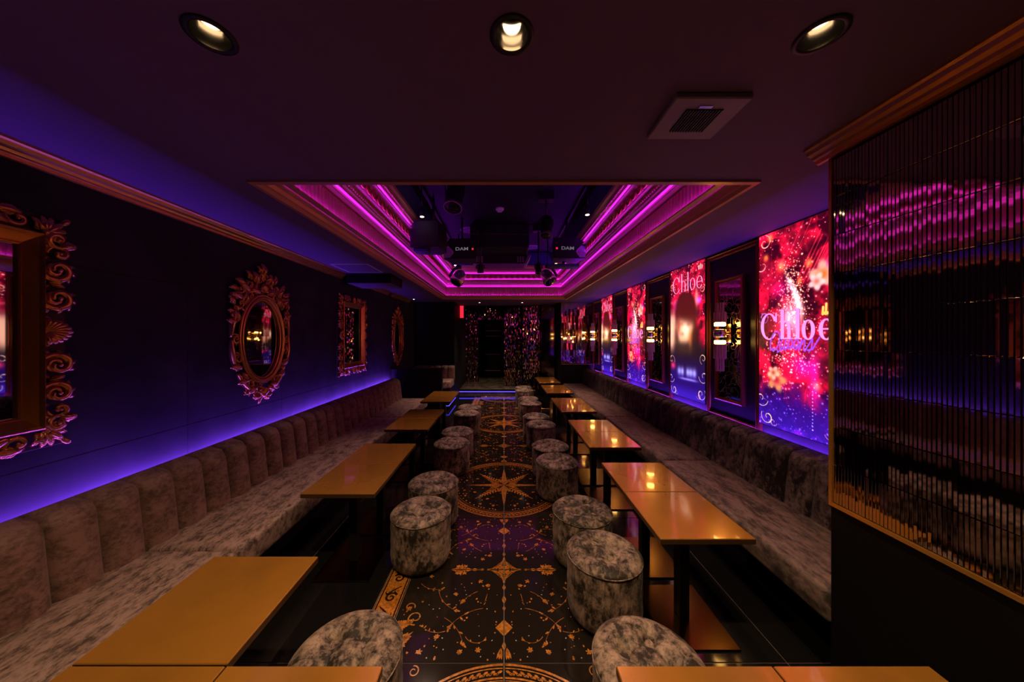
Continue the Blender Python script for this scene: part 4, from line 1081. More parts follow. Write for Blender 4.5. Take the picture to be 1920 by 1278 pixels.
def art_logo(W):
    a = Art(W); base_red(a, 4); V = ASP; finish(a, 4, 0.55)
    r_ = random.Random(2)
    for k in range(16):                                    # red streaks at the top
        u0 = r_.uniform(0.55, 1.0); v0 = r_.uniform(0.0, 0.4); l = r_.uniform(0.2, 0.5)
        a.addc(a.stroke([(u0, v0), (u0 - l * 0.55, v0 + l)], r_.uniform(0.004, 0.012)) * 0.5, (0.8, 0.15, 0.2))
    for (u, v, k) in ((0.30, 0.42, 2.4), (0.16, 0.06, 1.8), (0.10, 0.28, 1.6), (0.52, 0.62, 1.4), (0.62, 0.46, 1.8), (0.30, 1.68, 1.4)):
        a.addc(a.gauss(u, v, 0.018 * k, 0.022 * k), (0.9, 0.45, 0.15))
    # fountain of light
    a.addc(np.exp(-((a.u - 0.42 - 0.10 * np.sin(a.v * 5 - 3.2)) / (0.02 + 0.055 * np.clip(a.v - 0.45, 0, 1))) ** 2) * np.exp(-((a.v - 0.82) / 0.26) ** 2) * 1.1, (1.0, 0.75, 0.70))
    a.addc(a.gauss(0.40, 1.00, 0.10, 0.14) * 0.9, (1.0, 0.70, 0.75))
    for k in range(420):
        t = r_.gauss(0.75, 0.22); sp_ = 0.05 + 0.22 * abs(t - 0.55); a.dots([(0.43 + r_.gauss(0, sp_), t, r_.choice((0.5, 0.6, 0.9, 1.2)))], (1.0, 0.70, 0.50), 0.0065)
    for k in range(220):
        t = r_.gauss(1.42, 0.14); a.dots([(0.40 + r_.gauss(0, 0.15), t, r_.choice((0.5, 0.7, 1.0, 1.3)))], (1.0, 0.65, 0.55), 0.007)
    sparkle(a, 8, 320, (0, 1, 0, V * 0.80), (0.9, 0.5, 0.5), 0.006)
    a.addc(a.gauss(0.58, 1.52, 0.13, 0.11) * 0.5, (0.75, 0.05, 0.80)); a.addc(a.gauss(0.85, 0.55, 0.06, 0.07) * 0.8, (0.9, 0.2, 0.9)); a.addc(a.gauss(0.30, 0.68, 0.12, 0.10) * 0.5, (0.8, 0.05, 0.5))
    a.addc(a.gauss(0.70, 1.70, 0.035, 0.04), (0.9, 0.40, 0.12)); a.addc(a.gauss(0.68, 1.62, 0.05, 0.25) * 0.5, (0.8, 0.05, 0.5))
    a.flower(0.76, 0.60, 0.14, 0.9, (0.95, 0.66, 0.58), (0.80, 0.38, 0.12)); a.flower(0.70, 0.66, 0.09, 0.2, (1.0, 0.78, 0.78), (0.85, 0.40, 0.35)); a.flower(0.24, 1.70, 0.13, 1.2, (0.85, 0.55, 0.34), (0.70, 0.12, 0.20)); a.flower(0.20, 1.62, 0.08, 0.2, (0.95, 0.70, 0.60), (0.7, 0.3, 0.2))
    a.curl(0.93, 0.10, 0.09, 2.6, 1.1, 0.012, (1.0, 0.62, 0.60)); a.curl(0.97, 0.36, 0.12, 1.6, 1.0, 0.014, (1.0, 0.60, 0.62)); a.curl(0.08, 0.10, 0.09, 5.5, -1.1, 0.011, (1.0, 0.7, 0.6)); a.curl(0.05, 0.36, 0.11, 5.0, 0.9, 0.010, (1.0, 0.65, 0.6)); a.curl(0.07, 0.98, 0.08, 0.4, 1.4, 0.010, (0.75, 0.35, 0.85))
    a.frame_curls(V)
    # logo
    w_ = a.word(0.025, 0.885, 1.235, 0.20, 1.15); gl = a.word(0.033, 0.893, 1.245, 0.20, 1.15)
    a.mix(gl * 0.65, (0.35, 0.0, 0.20)); a.mix(w_ * 0.96, (0.97, 0.52, 0.83)); a.addc(w_ * np.clip((a.v - 1.0) / 0.3, 0, 1) * 0.10, (0.5, 0.6, 0.3))
    q = a.script(0.14, 0.70, 1.355, 0.13); a.mix(np.roll(q, 1, 1) * 0.6, (0.2, 0.0, 0.3)); a.mix(q * 0.95, (0.60, 0.28, 0.86))
    for (x, hgt) in ((0.76, 0.07), (0.79, 0.10), (0.825, 0.12), (0.86, 0.10)): a.mix(a.stroke([(x, 0.99), (x + 0.004, 0.99 - hgt)], 0.022), (1.0, 0.75, 0.35))
    a.mix(a.box(0.75, 0.87, 0.965, 0.995), (1.0, 0.72, 0.32))
    a.dots([(0.66, V - 0.1 - 0.035 * k, 0.9) for k in range(12)], (0.6, 0.7, 1.0), 0.006)
    return a
def art_portrait(W):
    a = Art(W); base_red(a, 14); V = ASP
    sparkle(a, 3, 260, (0, 1, 0, V * 0.42), (1.0, 0.6, 0.55), 0.007); sparkle(a, 5, 110, (0, 1, V * 0.5, V), (0.7, 0.4, 0.6), 0.006)
    a.addc(a.gauss(0.85, 0.62, 0.05, 0.05), (0.9, 0.2, 0.9)); a.addc(a.gauss(0.78, 0.60, 0.04, 0.16) * 0.7, (1.0, 0.75, 0.55)); a.addc(a.gauss(0.2, 0.66, 0.10, 0.10) * 0.6, (0.7, 0.1, 0.6))
    # blurred clothing, hair, face
    sm = lambda x: 1 / (1 + np.exp(-x))
    body = sm((a.v - 1.16 - 0.45 * np.abs(a.u - 0.45) ** 1.3) / 0.03); a.mix(body * 0.97, (0.10, 0.055, 0.09))
    a.mix(sm((0.16 + 0.10 * (1.0 - a.v) - a.u) / 0.022) * sm((a.v - 0.80) / 0.04) * sm((1.42 - a.v) / 0.05) * 0.95, (0.98, 0.72, 0.60))
    hd = sm((1 - np.hypot((a.u - 0.47) / 0.29, (a.v - 0.76) / 0.31)) / 0.05); a.mix(hd, (0.17, 0.03, 0.06))
    sd = sm((1 - np.hypot((a.u - 0.66) / 0.13, (a.v - 1.00) / 0.30)) / 0.12); a.mix(sd * 0.9, (0.24, 0.07, 0.05))
    # face tapering to the chin, fringe falling across it
    hw_ = np.clip(0.235 - 0.55 * np.clip(a.v - 1.02, 0, 1) ** 1.35, 0.0, 1); fc = sm((hw_ - np.abs(a.u - 0.45 + 0.10 * (a.v - 1.05))) / 0.022) * sm((a.v - 0.86) / 0.03) * sm((1.30 - a.v) / 0.025)
    a.mix(fc, (0.98, 0.72, 0.55)); a.addc(fc * a.gauss(0.50, 1.06, 0.10, 0.12) * 0.35, (0.4, 0.6, 0.7))
    fr_ = sm((0.90 + 0.26 * (a.u - 0.30) - a.v) / 0.035) * sm((1 - np.hypot((a.u - 0.47) / 0.30, (a.v - 0.80) / 0.34)) / 0.06); a.mix(fr_ * 0.97, (0.30, 0.06, 0.06))
    a.mix(a.gauss(0.27, 1.00, 0.045, 0.16) * 0.85, (0.55, 0.13, 0.14)); a.mix(a.gauss(0.38, 1.155, 0.055, 0.022) * 0.8, (0.78, 0.22, 0.26)); a.mix(a.gauss(0.36, 0.985, 0.05, 0.02) * 0.6, (0.35, 0.1, 0.1)); a.mix(a.gauss(0.56, 1.00, 0.05, 0.02) * 0.6, (0.35, 0.1, 0.1))
    a.mix(a.gauss(0.61, 1.24, 0.045, 0.15) * 0.85, (0.80, 0.42, 0.20)); a.mix(a.gauss(0.42, 1.42, 0.25, 0.10) * 0.5, (0.30, 0.17, 0.12))
    k = max(3, int(0.017 * a.W)); ker = np.ones(2 * k + 1) / (2 * k + 1); msk = np.clip(np.minimum((a.v - 0.50) / 0.08, (1.50 - a.v) / 0.08), 0, 1) * sm((0.90 - a.u) / 0.02)
    bl = a.c.copy()
    for _ in range(2):
        for ax in (0, 1):
            pad_ = [(0, 0)] * 3; pad_[ax] = (k, k); bl = np.apply_along_axis(lambda q: np.convolve(q, ker, 'valid'), ax, np.pad(bl, pad_, mode='edge'))
    a.c = a.c * (1 - msk[..., None]) + bl * msk[..., None]
    a.mix(np.clip((a.v - V * 0.66) / 0.5, 0, 0.85), (0.13, 0.03, 0.42)); a.mix(np.clip((a.v - V * 0.9) / 0.3, 0, 0.5), (0.25, 0.12, 0.85))
    # blurred caption
    for (u, wd) in ((0.29, 0.06), (0.39, 0.045), (0.54, 0.05), (0.63, 0.055), (0.73, 0.05)): a.addc(a.gauss(u, 1.80, wd, 0.07) * 0.62, (0.75, 0.8, 0.95))
    a.addc(np.exp(-((a.v - 1.92) / 0.02) ** 2) * np.exp(-((a.u - 0.55) / 0.25) ** 4) * 0.45, (0.8, 0.8, 0.95))
    a.frame_curls(V); a.curl(0.05, 1.62, 0.10, 0.4, 1.0, 0.010, (1.0, 0.75, 0.62)); a.curl(0.95, 1.55, 0.09, 2.6, -1.1, 0.010, (1.0, 0.75, 0.62)); a.addc(a.gauss(0.09, 1.72, 0.07, 0.06) * 0.8, (0.9, 0.15, 0.15))
    a.curl(0.05, 0.30, 0.07, 0.5, 1.2, 0.010, (1.0, 0.7, 0.6)); a.curl(0.94, 0.45, 0.07, 3, 1.2, 0.008, (1.0, 0.7, 0.6))
    w_ = a.word(0.08, 0.95, 0.43, 0.19, 0.62); a.mix(np.roll(w_, 2, 1) * 0.5, (0.4, 0, 0.3)); a.mix(w_ * 0.97, (1.0, 0.62, 0.80))
    for (x, hgt) in ((0.84, 0.05), (0.88, 0.07), (0.92, 0.05)): a.mix(a.stroke([(x, 0.13), (x + 0.002, 0.13 - hgt)], 0.018), (1.0, 0.8, 0.75))
    return a
def screen_mesh(a):
    H, W = a.H, a.W; c = to_lin(np.clip(a.c, 0, 1.0))
    hw, hh = 0.3475, 0.78
    yy = hw - (np.arange(W) / (W - 1)) * 2 * hw; zz = hh - (np.arange(H) / (H - 1)) * 2 * hh
    co = np.zeros((H, W, 3)); co[..., 1] = yy[None, :]; co[..., 2] = zz[:, None]
    i = np.arange(H * W).reshape(H, W); q = np.stack([i[:-1, :-1], i[1:, :-1], i[1:, 1:], i[:-1, 1:]], -1).reshape(-1, 4)
    me = bpy.data.meshes.new('display'); me.vertices.add(H * W); me.vertices.foreach_set('co', co.reshape(-1))
    me.loops.add(q.size); me.loops.foreach_set('vertex_index', q.reshape(-1)); me.polygons.add(len(q)); me.polygons.foreach_set('loop_start', np.arange(len(q)) * 4)
    me.update(calc_edges=True)
    at_ = me.color_attributes.new('Col', 'FLOAT_COLOR', 'POINT'); rgba = np.ones((H * W, 4)); rgba[:, :3] = c.reshape(-1, 3); at_.data.foreach_set('color', rgba.reshape(-1))
    me.materials.append(M['screen']); me.validate(); return me
ms_logo = screen_mesh(art_logo(230)); ms_port = screen_mesh(art_portrait(150))
scr = [(2.310, ms_logo, 'tall light screen with the logo and sparks in red, next to the strip mirror pillar'), (3.722, ms_port, 'tall light screen with a blurred portrait between the first and second wall lamps'),
       (5.145, ms_logo, 'tall light screen with the logo and sparks in red, between the two portrait screens'), (6.605, ms_port, 'tall light screen with a blurred portrait next to the last framed mirror panel')]
for yc, me, lb in scr:
    o = tag(empty('light_screen', (XR - 0.003, yc, 1.614)), lb, 'screen', 'light screens on the wall')
    MB().box(-0.030, 0, -0.352, 0.352, -0.785, 0.785).build('housing', 'black_plastic', o)
    link('display', me, o, (-0.0312, 0, 0))

# ------------------------------------------------------------------ framed panels with veined mirrors, and the wall lamps on them
def bead_rect(mb, hy, hz_, x, r, st):
    for (a, b_, ax) in ((-hy, hy, 'y'), (-hz_, hz_, 'z')):
        n = int((b_ - a) / st)
        for i in range(n + 1):
            t = a + (b_ - a) * i / n
            for s_ in (1, -1):
                c = (x, t, s_ * hz_) if ax == 'y' else (x, s_ * hy, t)
                mb.ell(c, (r, r, r), 5, 3)
def make_panel():
    o = empty('framed_panel')
    MB().box(-0.012, 0, -0.345, 0.345, -0.825, 0.825).build('backing', 'panel_black', o)
    mb = MB(); rect_frame_prof(mb, [(0, 0), (0, -0.028), (0.010, -0.034), (0.016, -0.026), (0.030, -0.024), (0.036, -0.030), (0.046, -0.020), (0.048, -0.012)], 0.348, 0.828); mb.build('frame', 'red_gold', o)
    mb = MB(); bead_rect(mb, 0.348 - 0.040, 0.828 - 0.040, -0.026, 0.004, 0.014); q = mb.build('frame_beading', 'red_gold', o); q['kind'] = 'stuff'
    mb = MB(); rect_frame_prof(mb, [(0, -0.012), (0, -0.050), (0.010, -0.056), (0.018, -0.050), (0.030, -0.040), (0.034, -0.030)], 0.185, 0.595); mb.build('mirror_frame', 'red_gold', o, (0, 0, -0.04))
    mb = MB(); bead_rect(mb, 0.185 - 0.022, 0.595 - 0.022, -0.048, 0.0045, 0.014); q = mb.build('mirror_beading', 'red_gold', o, (0, 0, -0.04)); q['kind'] = 'stuff'
    MB().box(-0.034, -0.012, -0.155, 0.155, -0.565, 0.565).build('veined_mirror', 'veined_mirror', o, (0, 0, -0.04))
    return o
def make_lamp():
    o = empty('wall_lamp')
    MB().rbox(-0.012, 0.0, -0.045, 0.045, -0.09, 0.09, 0.004, 1).build('wall_plate', 'brass', o)
    MB().rbox(-0.060, -0.010, -0.012, 0.012, -0.012, 0.012, 0.003, 1).build('arm', 'brass', o)
    cx = -0.085
    MB().lathe([(0.048, -0.036), (0.052, -0.034), (0.052, 0.034), (0.048, 0.036)], 20, (cx, 0, 0)).build('band', 'silver', o)
    for z in (0.0845, -0.0845):
        lr_ = MB().lathe([(0.040, -0.017), (0.046, -0.013), (0.046, 0.013), (0.040, 0.017)], 20, (cx, 0, z)).build('light_ring', 'lamp_ring', o)
        MB().lathe([(0.030, -0.002), (0.056, -0.002), (0.056, 0.002), (0.030, 0.002)], 20, (cx, 0, z + (0.022 if z > 0 else -0.022))).build('collar', 'brass', lr_)
    rod = {}
    for (z0, z1, rr_, n, r0) in ((0.11, 0.20, 0.048, 14, 0.0065), (0.11, 0.29, 0.030, 9, 0.0065), (-0.24, -0.11, 0.048, 14, 0.0065), (-0.36, -0.11, 0.030, 9, 0.0065)):
        me = MB().lathe([(r0 * 0.6, z0), (r0, z0 + 0.004), (r0, z1 - 0.004), (r0 * 0.6, z1)], 6, smooth=False).mesh('crystal_rod', 'crystal')
        for i in range(n):
            a = 2 * PI * i / n; link('crystal_rod', me, o, (cx + rr_ * math.cos(a), rr_ * math.sin(a), 0))
    return o
pp = make_panel(); lp = make_lamp()
panel_words = ['between the first logo and portrait screens', 'between the first portrait and second logo screens', 'between the second logo and portrait screens', 'beside the copper strip mirror wall']
for i, yc in enumerate((3.012, 4.430, 5.872, 7.312)):
    a = pp if i == 0 else copy_tree(pp); a.location = (XR, yc, 1.563); tag(a, 'framed veined mirror panel ' + panel_words[i], 'panel', 'framed mirror panels')
    b_ = lp if i == 0 else copy_tree(lp); b_.location = (XR - 0.052, yc - 0.02, 1.588); tag(b_, 'crystal wall lamp with glowing rings ' + panel_words[i], 'wall lamp', 'crystal wall lamps')

# ------------------------------------------------------------------ ceiling fittings
def downlight(x, y, label):
    o = tag(empty('downlight', (x, y, ZC)), label, 'downlight', 'recessed ceiling downlights')
    mb = MB(); n = 40
    pr = [(0.062, 0.0), (0.062, -0.004), (0.050, -0.006), (0.046, -0.002)]
    vs = [(r_ * math.cos(2 * PI * i / n), r_ * math.sin(2 * PI * i / n), z) for r_, z in pr for i in range(n)]
    mb.add(vs, [(j * n + i, j * n + (i + 1) % n, (j + 1) * n + (i + 1) % n, (j + 1) * n + i) for j in range(3) for i in range(n)], True); mb.build('trim_ring', 'black_plastic', o)
    mb = MB(); pr = [(0.046, -0.003), (0.0455, 0.010), (0.036, 0.045), (0.035, 0.075)]
    vs = [(r_ * math.cos(2 * PI * i / n), r_ * math.sin(2 * PI * i / n), z) for r_, z in pr for i in range(n)]
    mb.add(vs, [(j * n + i, j * n + (i + 1) % n, (j + 1) * n + (i + 1) % n, (j + 1) * n + i) for j in range(3) for i in range(n)], True); mb.build('reflector', 'reflector', o)
    MB().lathe([(0.022, 0.074), (0.020, 0.066), (0.008, 0.062)], 28).build('lamp', 'lamp_warm', o)
    MB().lathe([(0.046, 0.078), (0.046, 0.10)], 24).build('can', 'black_metal', o)
    spot('lamp_light', (0, 0, -0.012), (0, 0, -2), L_DOWN, (1.0, 0.66, 0.34), 105, 0.9, 0.03, o)
    return o
downlight(-0.830, 0.89, 'warm recessed downlight above the near gold tables by the mirror wall')
downlight(0.022, 0.89, 'warm recessed downlight above the patterned runner')
downlight(0.895, 0.89, 'warm recessed downlight above the tables in front of the strip mirror pillar')
for (x, y, lb) in ((-2.02, 7.05, 'above the corner sofa'), (-0.60, 7.75, 'between the red sign and the recess'), (0.45, 7.75, 'before the floor-standing strip mirror column'), (-0.40, 9.3, 'added to light the marble step')):  # the passage spot above the step is an added lamp to brighten it
    o = tag(empty('small_downlight', (x, y, ZC if y < 8.4 else 2.56)), 'tiny recessed ceiling spot ' + lb, 'downlight', 'tiny far ceiling spots')
    MB().lathe([(0.034, 0.0), (0.034, -0.003), (0.026, -0.004)], 20).build('ring', 'black_plastic', o)
    MB().lathe([(0.020, -0.003), (0.016, -0.006)], 16).build('lamp', 'lamp_far', o)
    if x > -1.5: spot('lamp_light', (0, 0, -0.012), (0, 0, -2), L_FAR, (1.0, 0.75, 0.48), 80, 0.7, 0.02, o)
# ventilation cover on the near ceiling
o = tag(empty('ceiling_vent', (0.735, 1.21, ZC)), 'square violet-tinted ventilation cover with a dark slotted grille', 'vent')
MB().rbox(-0.135, 0.135, -0.115, 0.115, -0.022, 0, 0.004, 1).build('cover', 'vent_cover', o)
MB().box(-0.068, 0.068, -0.062, 0.062, -0.0235, -0.018).build('grille_back', 'wall_black', o)
for i in range(13): MB().box(-0.066 + i * 0.0106, -0.062 + i * 0.0106, -0.062, 0.062, -0.027, -0.022).build('slat', 'black_plastic', o)
MB().box(-0.030, 0.018, -0.080, -0.068, -0.0245, -0.021).build('tab', 'silver', o)
# hanging air box and the access hatch on the left
o = tag(empty('air_box', (-1.81, 4.44, ZC)), 'dark rectangular air box hanging under the ceiling by the mirror wall', 'air box')
MB().rbox(-0.30, 0.30, -0.235, 0.235, -0.125, 0, 0.006, 1).build('casing', 'ceiling_black', o)
MB().rbox(-0.29, 0.29, -0.225, 0.225, -0.133, -0.125, 0.003, 1).build('bottom_panel', 'ceiling_paint', o)
o = tag(empty('access_hatch', (-1.81, 3.90, ZC)), 'square ceiling hatch with a pale metal rim in front of the air box', 'hatch')
mb = MB()
for (x0, x1, y0, y1) in ((-0.22, 0.22, -0.235, -0.217), (-0.22, 0.22, 0.217, 0.235), (-0.22, -0.205, -0.235, 0.235), (0.205, 0.22, -0.235, 0.235)): mb.box(x0, x1, y0, y1, -0.004, 0.0)
mb.build('rim', 'white_plastic', o); MB().box(-0.205, 0.205, -0.217, 0.217, -0.0015, 0).build('door', 'ceiling_paint', o)
# red sign by the passage
o = tag(empty('red_sign', (-1.17, 8.6, 2.28)), 'narrow glowing red sign box beside the passage', 'sign'); MB().box(-0.075, 0.075, 0, 0.06, -0.21, 0.21).build('casing', 'black_plastic', o); MB().box(-0.065, 0.065, -0.006, 0, -0.20, 0.20).build('face', 'sign_red', o)
# dome camera
o = tag(empty('dome_camera', (1.33, 7.9, ZC)), 'small dome camera under the ceiling at the end wall', 'camera'); MB().lathe([(0.05, 0), (0.05, -0.015), (0.04, -0.02)], 20).build('base', 'black_plastic', o); MB().ell((0, 0, -0.02), (0.036, 0.036, 0.034), 14, 8).build('dome', 'dark_mirror', o)
# shelves with boxes in the passage
o = tag(empty('display_shelf', (-0.38, 10.9, 0.16)), 'dark shelf unit with lit edges inside the passage', 'shelf')
MB().box(-0.30, 0.30, 0.0, 0.30, 0, 2.1).build('back', 'black_gloss', o)
for z in (0.25, 0.80, 1.42, 1.6): MB().box(-0.26, 0.26, -0.20, 0.0, z, z + 0.02).build('shelf', 'silver', o)
for z, hh in ((0.271, 0.32), (0.821, 0.30), (1.441, 0.10)):
    b_ = tag(MB().rbox(-0.20, 0.20, -0.16, -0.02, z, z + hh, 0.006, 1).build('device', 'black_gloss', None, (-0.38, 10.9, 0.16)), 'glossy black box on the passage shelf, %s shelf' % {0.271: 'lowest', 0.821: 'middle', 1.441: 'upper'}[z], 'box')

# ------------------------------------------------------------------ equipment in the recess
def text_mesh(txt, size, mat, parent, loc, rot):
    cu = bpy.data.curves.new('lettering', 'FONT'); cu.body = txt; cu.size = size; cu.extrude = 0.001; cu.align_x = 'CENTER'; cu.offset = 0.0008
    tmp = bpy.data.objects.new('lettering', cu); col.objects.link(tmp)
    dg = bpy.context.evaluated_depsgraph_get(); me = bpy.data.meshes.new_from_object(tmp.evaluated_get(dg)); bpy.data.objects.remove(tmp)
    me.materials.clear(); me.materials.append(M[mat]); return link('lettering', me, parent, loc, rot, (1.35, 1, 1))
def speaker(x, y, z, rz, flip, label):
    o = tag(empty('speaker', (x, y, z), R(rz)), label, 'speaker', 'hanging black speakers')
    body = [(-0.24, 0.0), (0.24, 0.0), (0.19, 0.30), (-0.19, 0.30)]
    MB().prism(body, -0.15, 0.15, 'z').build('cabinet', 'black_plastic', o)
    gr_ = MB().rbox(-0.235, 0.235, -0.018, 0.0, -0.145, 0.145, 0.008, 2).build('grille', 'speaker_cloth', o)
    # pale wave-shaped side trim with a dark port
    pts = []
    for i in range(21):
        t = i / 20; zz = 0.135 - 0.27 * t; xx = 0.145 + 0.05 * math.sin(t * 2 * PI + 0.2) * (1 if t < 1 else 0); pts.append((flip * xx, zz))
    edge = [(flip * 0.236, -0.140), (flip * 0.236, 0.140)]
    poly = pts + edge
    st2 = MB().prism(poly, -0.024, -0.016, 'y').build('side_trim', 'grey_plastic', o)
    MB().tube([(p, -0.024, q) for p, q in pts], 0.004, 6).build('trim_edge', 'silver', st2)
    MB().lathe([(0.034, 0.0), (0.034, 0.012), (0.028, 0.012)], 20, (flip * 0.205, -0.034, 0.055), axis='y').build('port', 'black_plastic', st2)
    text_mesh('DAM', 0.066, 'letters_grey', gr_, (-flip * 0.03, -0.0195, -0.03), (R(90), 0, 0))
    MB().box(-flip * 0.19 - 0.012, -flip * 0.19 + 0.012, -0.022, -0.018, -0.025, 0.0).build('badge', 'sign_red', gr_)
    mb = MB(); mb.tube([(0, 0.15, 0.15), (0, 0.15, ZT - z)], 0.016, 8); mb.box(-0.10, 0.10, 0.05, 0.25, 0.15, 0.165); mb.build('bracket', 'black_metal', o)
    return o
speaker(-0.645, 4.62, 2.85, -4, -1, 'black hanging speaker with pale wave trim and letters, near the mirror wall crown')
speaker(0.96, 4.62, 2.86, 4, 1, 'black hanging speaker with pale wave trim and letters, near the screen wall crown')
# big angled dark speaker box beside the left one
o = tag(empty('subwoofer', (-0.98, 4.05, 2.83)), 'large plain black speaker box hung beside the lettered speaker at the mirror wall crown', 'speaker')
mb = MB(); mb.prism([(-0.19, -0.12), (0.16, -0.16), (0.22, 0.12), (0.12, 0.24), (-0.15, 0.22)], -0.16, 0.17, 'z'); mb.build('cabinet', 'black_plastic', o)
MB().rbox(-0.13, 0.17, -0.17, -0.155, -0.15, 0.16, 0.006, 1).build('grille', 'speaker_cloth', o); MB().tube([(0.06, 0.05, 0.17), (0.06, 0.05, ZT - 2.83)], 0.018, 8).build('bracket', 'black_metal', o)
MB().rbox(-0.16, 0.02, -0.10, 0.06, -0.20, -0.16, 0.008, 1).build('lower_bracket', 'recess_blue', o)
o = tag(empty('flat_amplifier', (0.90, 4.75, 2.60)), 'flat blue-black bar hung below the lettered speaker by the screen wall', 'speaker')
MB().rbox(-0.24, 0.22, -0.08, 0.10, 0, 0.045, 0.006, 1).build('case', 'recess_blue', o); MB().box(-0.02, 0.02, 0, 0.02, 0.045, 0.10).build('bracket', 'black_metal', o)
# cylinder spots
def can(x, y, z, r_, l, tilt, label):
    o = tag(empty('cylinder_spot', (x, y, z)), label, 'stage light', 'black cylinder spots')
    t = empty('x') if False else None
    c = Vector((0, 0, 0)); d = Vector((0, math.sin(R(tilt)), math.cos(R(tilt)))); d = Vector((tilt * 0.004, d.y, d.z))
    a0 = -d * l / 2; a1 = d * l / 2
    mb = MB(); N = 6; mb.tube([a0 + (a1 - a0) * i / N for i in range(N + 1)], r_, 24); br_ = mb.build('barrel', 'black_metal', o)
    mb = MB(); n = 28; u = d.normalized(); e1 = u.cross(Vector((1, 0, 0))).normalized(); e2 = u.cross(e1)
    mb.tube([a0 + (e1 * math.cos(2 * PI * i / n) + e2 * math.sin(2 * PI * i / n)) * r_ for i in range(n)], r_ * 0.05, 6, closed=True); mb.build('rim', 'grey_plastic', br_)
    mb = MB(); mb.tube([a0 - u * 0.002 + u * 0.001 * i for i in range(3)], r_ * 0.93, 24); mb.build('lens', 'black_gloss', br_)
    mb = MB(); mb.tube([(r_ + 0.01, 0, 0), (r_ + 0.012, 0, l * 0.35), (0, 0, l * 0.6), (-r_ - 0.012, 0, l * 0.35), (-r_ - 0.01, 0, 0)], 0.009, 6); mb.tube([(0, 0, l * 0.6), (0, 0, ZT - z)], 0.014, 8); mb.box(-0.09, 0.09, -0.06, 0.06, ZT - z - 0.10, ZT - z - 0.001); mb.build('yoke', 'black_metal', o)
can(-0.49, 3.15, 2.98, 0.088, 0.34, 20, 'large black cylinder spot hanging near the smoke detector')
can(0.53, 3.95, 2.93, 0.072, 0.25, 18, 'smaller black cylinder spot hanging near the lettered speaker by the screen wall')
can(0.56, 5.10, 2.66, 0.050, 0.16, 12, 'small black cylinder spot hanging before the step end crown')
can(-0.37, 4.92, 2.62, 0.050, 0.13, -10, 'small black cylinder spot hanging beside the air conditioner')
# round ceiling plates
for (x, y, r_, lb) in ((0.345, 3.45, 0.16, 'near the edge of the recess'), (-0.58, 5.3, 0.155, 'above the lettered speaker by the mirror wall'), (0.56, 6.3, 0.15, 'near the step end crown')):
    z = ZT if y < 4 else ZT
    o = tag(empty('ceiling_speaker', (x, y, z)), 'round pale perforated ceiling speaker ' + lb, 'ceiling speaker', 'round ceiling speakers')
    MB().lathe([(r_, 0), (r_, -0.012), (r_ * 0.94, -0.016)], 32).build('rim', 'grey_plastic', o); MB().lathe([(r_ * 0.93, -0.013), (r_ * 0.6, -0.019), (0.01, -0.021)], 32).build('grille', 'grey_plastic', o)
    mb = MB()
    for i in range(-7, 8):
        for j in range(-7, 8):
            if math.hypot(i, j) < 7.2: mb.box(i * r_ * 0.12 - 0.004, i * r_ * 0.12 + 0.004, j * r_ * 0.12 - 0.004, j * r_ * 0.12 + 0.004, -0.0235, -0.014)
    q = mb.build('perforation', 'black_plastic', o); q['kind'] = 'stuff'
o = tag(empty('smoke_detector', (-0.06, 4.42, ZT)), 'small round white smoke detector on the black recess ceiling', 'smoke detector')
MB().lathe([(0.058, 0), (0.058, -0.02), (0.045, -0.032)], 28).build('base', 'white_plastic', o); MB().lathe([(0.036, -0.032), (0.034, -0.046), (0.02, -0.052)], 24).build('sensor', 'white_plastic', o)
# cassette air conditioner with angled louvre hood
o = tag(empty('air_conditioner', (-0.07, 5.35, 2.88)), 'wide black air conditioner with angled side louvres hung in the recess', 'air conditioner')
MB().rbox(-0.47, 0.47, -0.35, 0.35, 0.10, ZT - 2.88 - 0.01, 0.01, 1).build('casing', 'black_plastic', o)
MB().prism([(-0.52, 0.10), (0.52, 0.10), (0.44, -0.04), (-0.44, -0.04)], 0.15, 0.55).build('hood', 'black_plastic', o)
for s_ in (1, -1):
    for k in range(3): MB().box(*sorted((s_ * (0.30 + 0.045 * k), s_ * (0.325 + 0.045 * k))), 0.135, 0.15, -0.02, 0.08).build('louvre', 'grey_plastic', o)
    MB().prism([(s_ * 0.49, 0.10), (s_ * 0.545, 0.11), (s_ * 0.465, -0.05), (s_ * 0.43, -0.04)], 0.14, 0.56).build('side_panel', 'grey_plastic', o)
MB().rbox(-0.46, 0.46, -0.362, -0.35, 0.30, 0.32, 0.003, 1).build('seam_strip', 'table_edge', o)
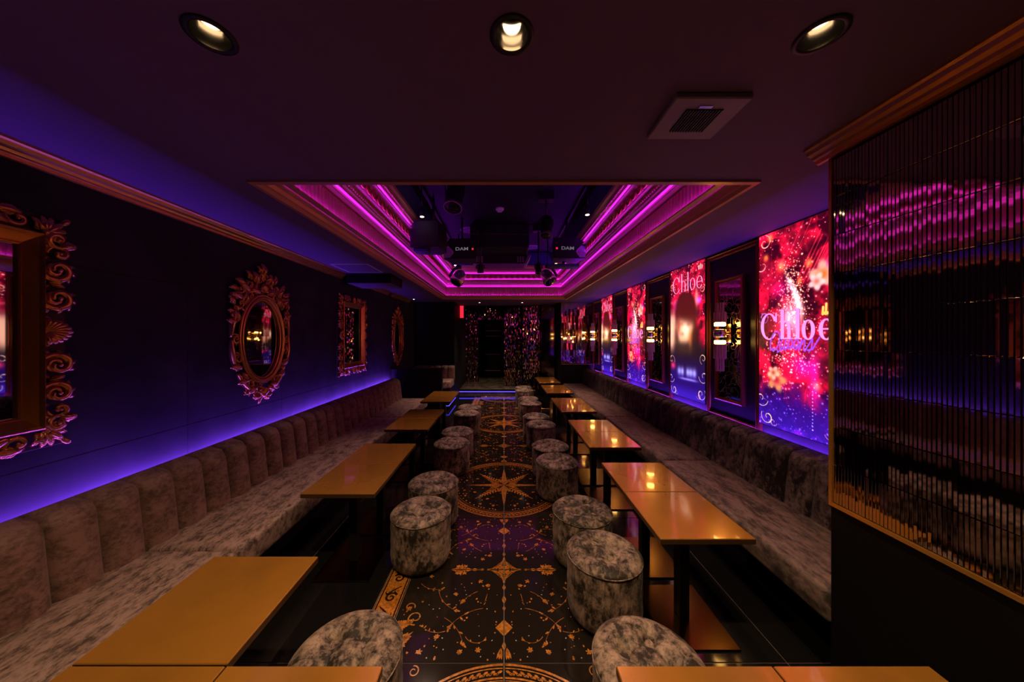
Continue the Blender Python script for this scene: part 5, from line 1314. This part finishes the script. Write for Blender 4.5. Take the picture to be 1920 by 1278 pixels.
# track spots with a warm lamp
for (x, y, lb) in ((-0.985, 3.78, 'mirror wall side, near end'), (0.985, 3.72, 'screen wall side, near end'), (1.0, 6.05, 'screen wall side, far end'), (-0.96, 6.2, 'mirror wall side, far end')):
    zt = 3.0 if y < 5 else 2.97
    o = tag(empty('track_spot', (x, y, zt)), 'small black track spot with a warm lamp, ' + lb, 'spotlight', 'warm track spots')
    MB().lathe([(0.022, 0.0), (0.028, 0.01), (0.030, 0.10), (0.018, 0.115)], 18).build('head', 'black_metal', o); MB().lathe([(0.024, -0.004), (0.010, -0.010)], 16).build('lamp', 'lamp_warm', o)
    MB().tube([(0, 0, 0.11), (0, 0, ZT - zt)], 0.007, 6).build('stem', 'black_metal', o)
    spot('lamp_light', (0, 0, -0.02), (-x * 0.5, -0.9 if y < 5 else -0.1, -2), L_TRACK if y < 5 else L_TRACK * 2.0, (1.0, 0.58, 0.42), 84, 0.8, 0.02, o)
for s_ in (-1, 1):
    o = tag(empty('light_track', (s_ * 0.985, 4.35, ZT)), 'thin black lighting track on the recess ceiling, %s side' % ('mirror wall' if s_ < 0 else 'screen wall'), 'track'); MB().box(-0.017, 0.017, -2.2, 2.2, -0.03, 0).build('rail', 'black_metal', o); MB().box(-0.017, -0.014, -2.2, 2.2, -0.033, -0.029).build('rail_edge', 'grey_plastic', o)
# moving heads before the step end crown
def moving(x, y, z, s_, label):
    o = tag(empty('moving_head', (x, y, z)), label, 'stage light', 'pale stage lights at the step end')
    rot = Matrix.Rotation(R(28 * s_), 3, 'Y') @ Matrix.Rotation(R(-25), 3, 'X')
    mb = MB(); prf = [(0.065, 0.13), (0.095, 0.09), (0.125, -0.08), (0.112, -0.115)]
    mb.lathe(prf, 20); mb.v = [tuple(rot @ Vector(v)) for v in mb.v]; hd_ = mb.build('head', 'silver', o)
    mb = MB(); mb.lathe([(0.108, -0.116), (0.08, -0.124)], 20); mb.v = [tuple(rot @ Vector(v)) for v in mb.v]; mb.build('lens', 'black_gloss', hd_)
    mb = MB(); mb.tube([(s_ * -0.13, 0.02, -0.05), (s_ * -0.15, 0.02, 0.05), (s_ * -0.08, 0.02, 0.16), (0, 0.02, 0.18)], 0.026, 8); mb.build('yoke_arm', 'black_plastic', o)
    MB().lathe([(0.05, 0.16), (0.05, 0.21), (0.02, 0.22)], 18).build('base', 'black_plastic', o); MB().tube([(0, 0.0, 0.19), (0, 0.0, ZT - z)], 0.012, 6).build('stem', 'black_metal', o)
moving(-0.80, 5.55, 2.60, 1, 'tilted stage light with silver head hanging at the mirror wall corner of the recess')
moving(0.77, 5.55, 2.61, -1, 'tilted stage light with silver head hanging at the screen wall corner of the recess')
